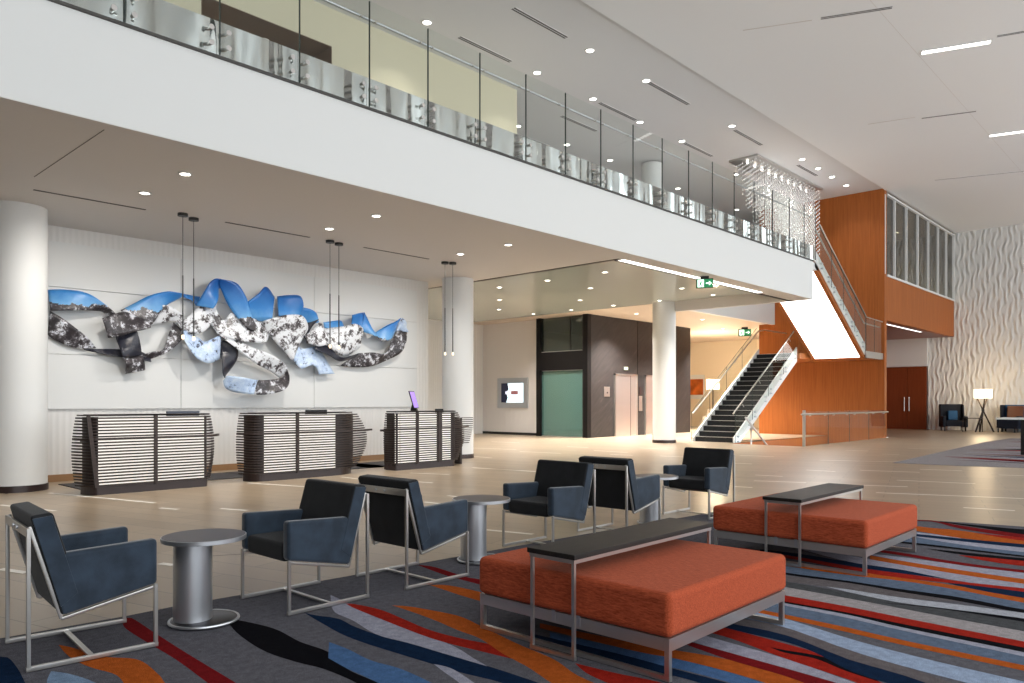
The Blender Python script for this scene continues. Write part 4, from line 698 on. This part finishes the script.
exit_sign((31.6,15.5,4.66),R(-62),'small exit sign hanging behind the glass of the stair',1.35)
# ------------------------------------------------------------------ seating
def make_chair():
    t=thing('lounge_armchair','','armchair')
    ch='chrome'
    def bar(n,p,q,w=.020,h=.020): return obj(n,MB().bar(p,q,w,h),M[ch],t,bevel=.002,seg=1)
    for s in (-1,1):
        y=s*.30
        bar('leg',(.308,y,.02),(.308,y,.345)); bar('leg',(-.318,y,.02),(-.318,y,.715))
        bar('sled_rail',(-.33,y,.014),(.32,y,.014),.020,.024)
        bar('seat_rail',(-.165,s*.285,.236),(.30,s*.285,.328),.022,.016)
        bar('back_rail',(-.165,s*.285,.236),(-.312,s*.285,.72),.018,.018)
        arm=[(-.165,.25),(.315,.345),(.315,.545),(.305,.575),(.28,.59),(-.17,.572),(-.20,.60)]
        arm=[(-.168,.25),(.318,.345),(.318,.56),(.29,.592),(-.14,.574),(-.19,.57),(-.27,.60)]
        obj('armrest',MB().prism([(-.165,.25),(.318,.345),(.318,.592),(-.15,.572),(-.255,.572)],'y',s*.235,s*.308),M['navyfab'],t,bevel=.022,seg=3)
    bar('stretcher',(-.02,-.30,.014),(-.02,.30,.014),.03,.014)
    obj('back_plate',MB().box(-.326,-.312,-.30,.30,.668,.716),M['chrome'],t,bevel=.002,seg=1)
    for y in (-.05,.05): obj('screw',MB().tube([(-.334,y,.692),(-.326,y,.692)],.01,8),M['steel'],t)
    obj('backrest',MB().prism([(-.168,.25),(-.06,.30),(-.205,.785),(-.312,.775)],'y',-.306,.306),M['black_shade_fab'],t,bevel=.02,seg=3)  # back takes the velvet's shaded tone as colour, its sides the lit tone
    for s in (-1,1): obj('backrest_side',MB().prism([(-.172,.30),(-.09,.36),(-.212,.77),(-.303,.76)],'y',s*.302,s*.310),M['navyfab'],t,bevel=.003)
    obj('seat',MB().box(-.13,.312,-.236,.236,.325,.445),M['black_shade_fab'],t,bevel=.025,seg=3)
    return t
c0=make_chair(); c0.scale.x=.955; c0.location=(1.445,4.61,.0075); c0.rotation_euler.z=R(-5); c0['label']='dark blue armchair in the left corner, facing right toward the first round table'; c0['group']='blue lounge armchairs'
for loc,rz,lab in (((2.825,4.59,.0075),180,'dark blue armchair right of the first round table, facing left'),((3.755,4.565,.0075),0,'dark blue armchair seen from behind, left of the second round table'),
  ((5.39,4.585,.0075),180,'dark blue armchair right of the second round table, facing left'),((6.52,4.585,.0075),0,'dark blue armchair seen from behind, left of the third round table'),((8.15,4.585,.0075),180,'dark blue armchair at the far end of the row, facing left')):
    dup(c0,loc,R(rz),lab)
def make_table():
    t=thing('round_side_table','','side table')
    obj('tabletop',MB().lathe([(.215,.488),(.238,.492),(.242,.500),(.242,.512),(.238,.516)],48),M['tabledisc'],t,smooth=True)
    obj('rim',MB().lathe([(.2425,.489),(.2455,.491),(.2455,.513),(.2425,.515)],48),M['steel'],t,smooth=True)
    obj('pedestal',MB().lathe([(.112,.014),(.112,.49)],48,(-.05,.045)),M['steel'],t,smooth=True)
    obj('base',MB().lathe([(.192,.0),(.198,.004),(.198,.014),(.192,.018)],48),M['basedisc'],t,smooth=True)
    n=48; obj('base_ring',MB().tube([(.198*math.cos(2*math.pi*k/n),.198*math.sin(2*math.pi*k/n),.013) for k in range(n+1)],.009,8),M['steel'],t,smooth=True)
    return t
M['tabledisc']=flat('grey_brown_table_disc',(.105,.092,.095),.38,0,.4,.12,2); M['basedisc']=flat('dark_base_disc',(.09,.09,.10),.35,1)
t0=make_table(); t0.location=(2.112,4.562,.0075); t0.scale.z=1.025; t0['label']='round steel pedestal side table between the two left armchairs'; t0['group']='round side tables'
dup(t0,(4.53,4.60,.0075),0,'round steel pedestal side table between the third and fourth armchairs'); dup(t0,(7.24,4.60,.0075),0,'round steel pedestal side table, mostly hidden between the two far armchairs')
def make_ottoman(loc,label):
    t=thing('square_ottoman',label,'ottoman',loc,0,'terracotta ottomans'); w,d=1.31,1.29
    bm=MB().box(-.012,w+.012,-.012,d+.012,.208,.426)
    me=obj('cushion',bm,M['orangefab'],t,bevel=.035,seg=4)
    fr=MB()
    fr.box(0,w,0,.03,.145,.207).box(0,w,d-.03,d,.145,.207).box(0,.03,.031,d-.031,.145,.207).box(w-.03,w,.031,d-.031,.145,.207)
    obj('frame',fr,M['chrome'],t)
    for x in (.014,w-.014):
        for y in (.014,d-.014): obj('leg',MB().bar((x,y,.025),(x,y,.144),.026),M['chrome'],t)
        obj('sled_rail',MB().bar((x,0,.012),(x,d,.012),.026,.024),M['chrome'],t)
    for y in (.55,.72): obj('frame_clip',MB().box(-.003,.0,y-.012,y+.012,.155,.215),M['steel'],t)
    return t
make_ottoman((3.17,1.94,.0075),'square terracotta ottoman nearest the camera, on a steel sled frame'); make_ottoman((6.15,2.02,.0075),'square terracotta ottoman farther back on the striped carpet')
def make_bridge(loc,label):
    t=thing('bridge_table',label,'bridge table',loc,0,'black-topped bridge tables'); w=1.44; d=.31
    obj('tabletop',MB().box(-.01,w+.01,-.01,d+.01,.525,.552),M['tabletop'],t,bevel=.003)
    fr=MB().box(0,w,0,.022,.503,.525).box(0,w,d-.022,d,.503,.525).box(0,.022,.0225,d-.0225,.503,.525).box(w-.022,w,.0225,d-.0225,.503,.525)
    obj('apron_frame',fr,M['chrome'],t)
    for x in (.012,w-.012):
        for y in (.012,d-.012): obj('leg',MB().bar((x,y,.0235),(x,y,.5025),.017),M['chrome'],t)
        obj('foot_rail',MB().bar((x,0,.012),(x,d,.012),.018,.022),M['chrome'],t)
    return t
make_bridge((3.09,2.455,.0075),'narrow black-topped steel table straddling the near ottoman'); make_bridge((6.10,2.51,.0075),'narrow black-topped steel table straddling the far ottoman')
# ------------------------------------------------------------------ far right group
wc=thing('wing_chair','dark navy wing chair against the patterned wall, left of the lamp','armchair',(40.15,9.3,0),R(205))
obj('seat',MB().box(-.35,.45,-.38,.38,.22,.50),M['darkleather'],wc,bevel=.03); obj('backrest',MB().prism([(-.45,.25),(-.28,.25),(-.36,1.25),(-.52,1.25)],'y',-.48,.48),M['darkleather'],wc,bevel=.03)
for s in (-1,1):
    obj('armrest',MB().box(-.40,.45,s*.38,s*.52,.18,.68),M['darkleather'],wc,bevel=.03); obj('wing',MB().prism([(-.48,.6),(-.05,.64),(-.20,1.22),(-.50,1.25)],'y',s*.42,s*.50),M['darkleather'],wc,bevel=.02)
    for x in (-.36,.38): obj('leg',MB().tube([(x,s*.42,0),(x,s*.42,.2)],.025,8,.03),M['black'],wc)
obj('cushion',MB().box(-.30,.0,-.2,.2,.50,.95),M['bluecush'],wc,bevel=.05)
lt=thing('side_table','small black metal side table between the wing chair and lamp','side table',(39.5,8.36,0))
obj('tabletop',MB().box(-.3,.3,-.35,.35,.60,.63),M['black'],lt)
for x in (-.28,.28):
    for y in (-.33,.33): obj('leg',MB().bar((x,y,0),(x,y,.6),.03),M['black'],lt)
lp=thing('tripod_floor_lamp','lit tripod floor lamp with crossed dark wooden legs by the patterned wall','floor lamp',(39.5,7.95,0))
for k in range(3):
    a=2*math.pi*k/3+.5; obj('leg',MB().tube([(.42*math.cos(a),.42*math.sin(a),0),(-.22*math.cos(a),-.22*math.sin(a),1.5)],.035,8,.03),M['wooddark'],lp)
obj('lamp_shade',MB().lathe([(.36,1.52),(.36,1.92)],32),M['shade'],lp,smooth=True); obj('hub',MB().lathe([(.06,.95),(.06,1.02)],12),M['black'],lp)
l=bpy.data.lights.new('lamp_glow','POINT'); l.energy=60; l.color=(1,.75,.45); l.shadow_soft_size=.4; o=bpy.data.objects.new('lamp_glow',l); COL.objects.link(o); o.location=(39.5,7.95,2.15)
l=bpy.data.lights.new('lamp_glow','POINT'); l.energy=30; l.color=(1,.75,.45); l.shadow_soft_size=.3; o=bpy.data.objects.new('lamp_glow',l); COL.objects.link(o); o.location=(39.5,7.95,1.36)
ac=thing('low_armchair','low black armchair seen side-on right of the tripod lamp','armchair',(39.9,7.05,0),R(90))
obj('seat',MB().box(-.33,.36,-.32,.32,.22,.48),M['darkleather'],ac,bevel=.03)
for s in (-1,1):
    obj('armrest',MB().box(-.36,.38,s*.30,s*.42,.2,.66),M['darkleather'],ac,bevel=.03)
    for x in (-.3,.32): obj('leg',MB().tube([(x,s*.36,0),(x,s*.36,.2)],.03,8),M['black'],ac)
obj('backrest',MB().box(-.46,-.32,-.42,.42,.2,.72),M['darkleather'],ac,bevel=.03)
se=thing('settee','blue and dark settee with a brown cushion at the right edge of the frame','sofa',(40.75,6.3,0),R(180))
obj('seat',MB().box(-.35,.40,-1.2,.8,.15,.48),M['bluecush'],se,bevel=.03); obj('backrest',MB().box(-.45,-.25,-1.2,1.05,.3,1.22),M['bluecush'],se,bevel=.03); obj('wing',MB().box(-.45,.3,-1.18,-1.06,.55,1.22),M['darkleather'],se,bevel=.03)
obj('leg',MB().box(-.35,-.28,-1.1,-1.03,0,.16).box(.3,.37,-1.1,-1.03,0,.16),M['black'],se)
cu=thing('cushion','brown leather cushion leaning on the blue settee','cushion',(40.78,6.95,.5),R(180)); obj('cover',MB().prism([(-.1,.05),(.10,.0),(-.05,.66),(-.2,.68)],'y',-.32,.32),M['brownleather'],cu,bevel=.04)
tt=thing('high_table','pale-topped high table with black legs at the right frame edge','table',(23.0,3.75,.0075))
obj('tabletop',MB().box(-.1,1.0,-1.9,.60,.89,.93),M['white'],tt,bevel=.005)
for x in (0,.9):
    for y in (-1.8,.0): obj('leg',MB().bar((x,y,0),(x,y,.9),.08),M['black'],tt)
# ------------------------------------------------------------------ warm corridor beyond the stair
bx('wall_corridor_rear',38,38.2,13.9,30,0,4.7,M['warm']); bx('wall_corridor_left',30.3,38,26,26.2,0,4.7,M['warm'])
ob=thing('framed_art','orange and white framed picture on the corridor wall','picture',(37.98,21.5,2.2)); obj('frame',MB().box(-.04,0,-.5,.45,-.68,.66),M['white'],ob); obj('print',MB().box(-.05,-.04,-.44,.39,-.45,.42),flat('orange_print',(.50,.12,.02),.5,0,.3,.5,2),ob)
l=bpy.data.lights.new('lamp_glow','POINT'); l.energy=420; l.color=(1,.80,.55); l.shadow_soft_size=.25; o=bpy.data.objects.new('lamp_glow',l); COL.objects.link(o); o.location=(33,17.8,2.62)
fl_=thing('floor_lamp','floor lamp with a glowing white shade seen through the stair glass','floor lamp',(33,17.8,0))
obj('lamp_shade',MB().lathe([(.30,1.95),(.30,2.42)],28),M['shade'],fl_,smooth=True); obj('pole',MB().tube([(0,0,.02),(0,0,1.98)],.03,8),M['black'],fl_); obj('base',MB().lathe([(.2,0),(.2,.03)],24),M['black'],fl_)
sf=thing('sofa','beige sofa in the corridor behind the stair','sofa',(35.3,18.2,0),R(200))
obj('seat',MB().box(-.45,.45,-1.1,1.1,.15,.45),M['warmfab'] if 'warmfab' in M else M.setdefault('warmfab',flat('beige_fabric',(.42,.33,.24),.9)),sf,bevel=.04); obj('backrest',MB().box(-.55,-.3,-1.1,1.1,.3,1.0),M['warmfab'],sf,bevel=.05)
for x in (-.35,.35):
    for y in (-1.0,1.0): obj('leg',MB().box(x-.03,x+.03,y-.03,y+.03,0,.16),M['black'],sf)
for s in (-1,1): obj('armrest',MB().box(-.5,.45,s*1.0,s*1.2,.15,.65),M['warmfab'],sf,bevel=.04)
ct=thing('console_table','dark red-brown cabinet at the corner of the slate wall','cabinet',(33.4,20.1,0)); obj('body',MB().box(-.4,.4,-.5,.5,.06,1.15),M['wooddoor'],ct,bevel=.01); obj('foot',MB().box(-.36,.36,-.46,.46,0,.06),M['black'],ct); obj('top',MB().box(-.42,.42,-.52,.52,1.15,1.19),M['wooddark'],ct)
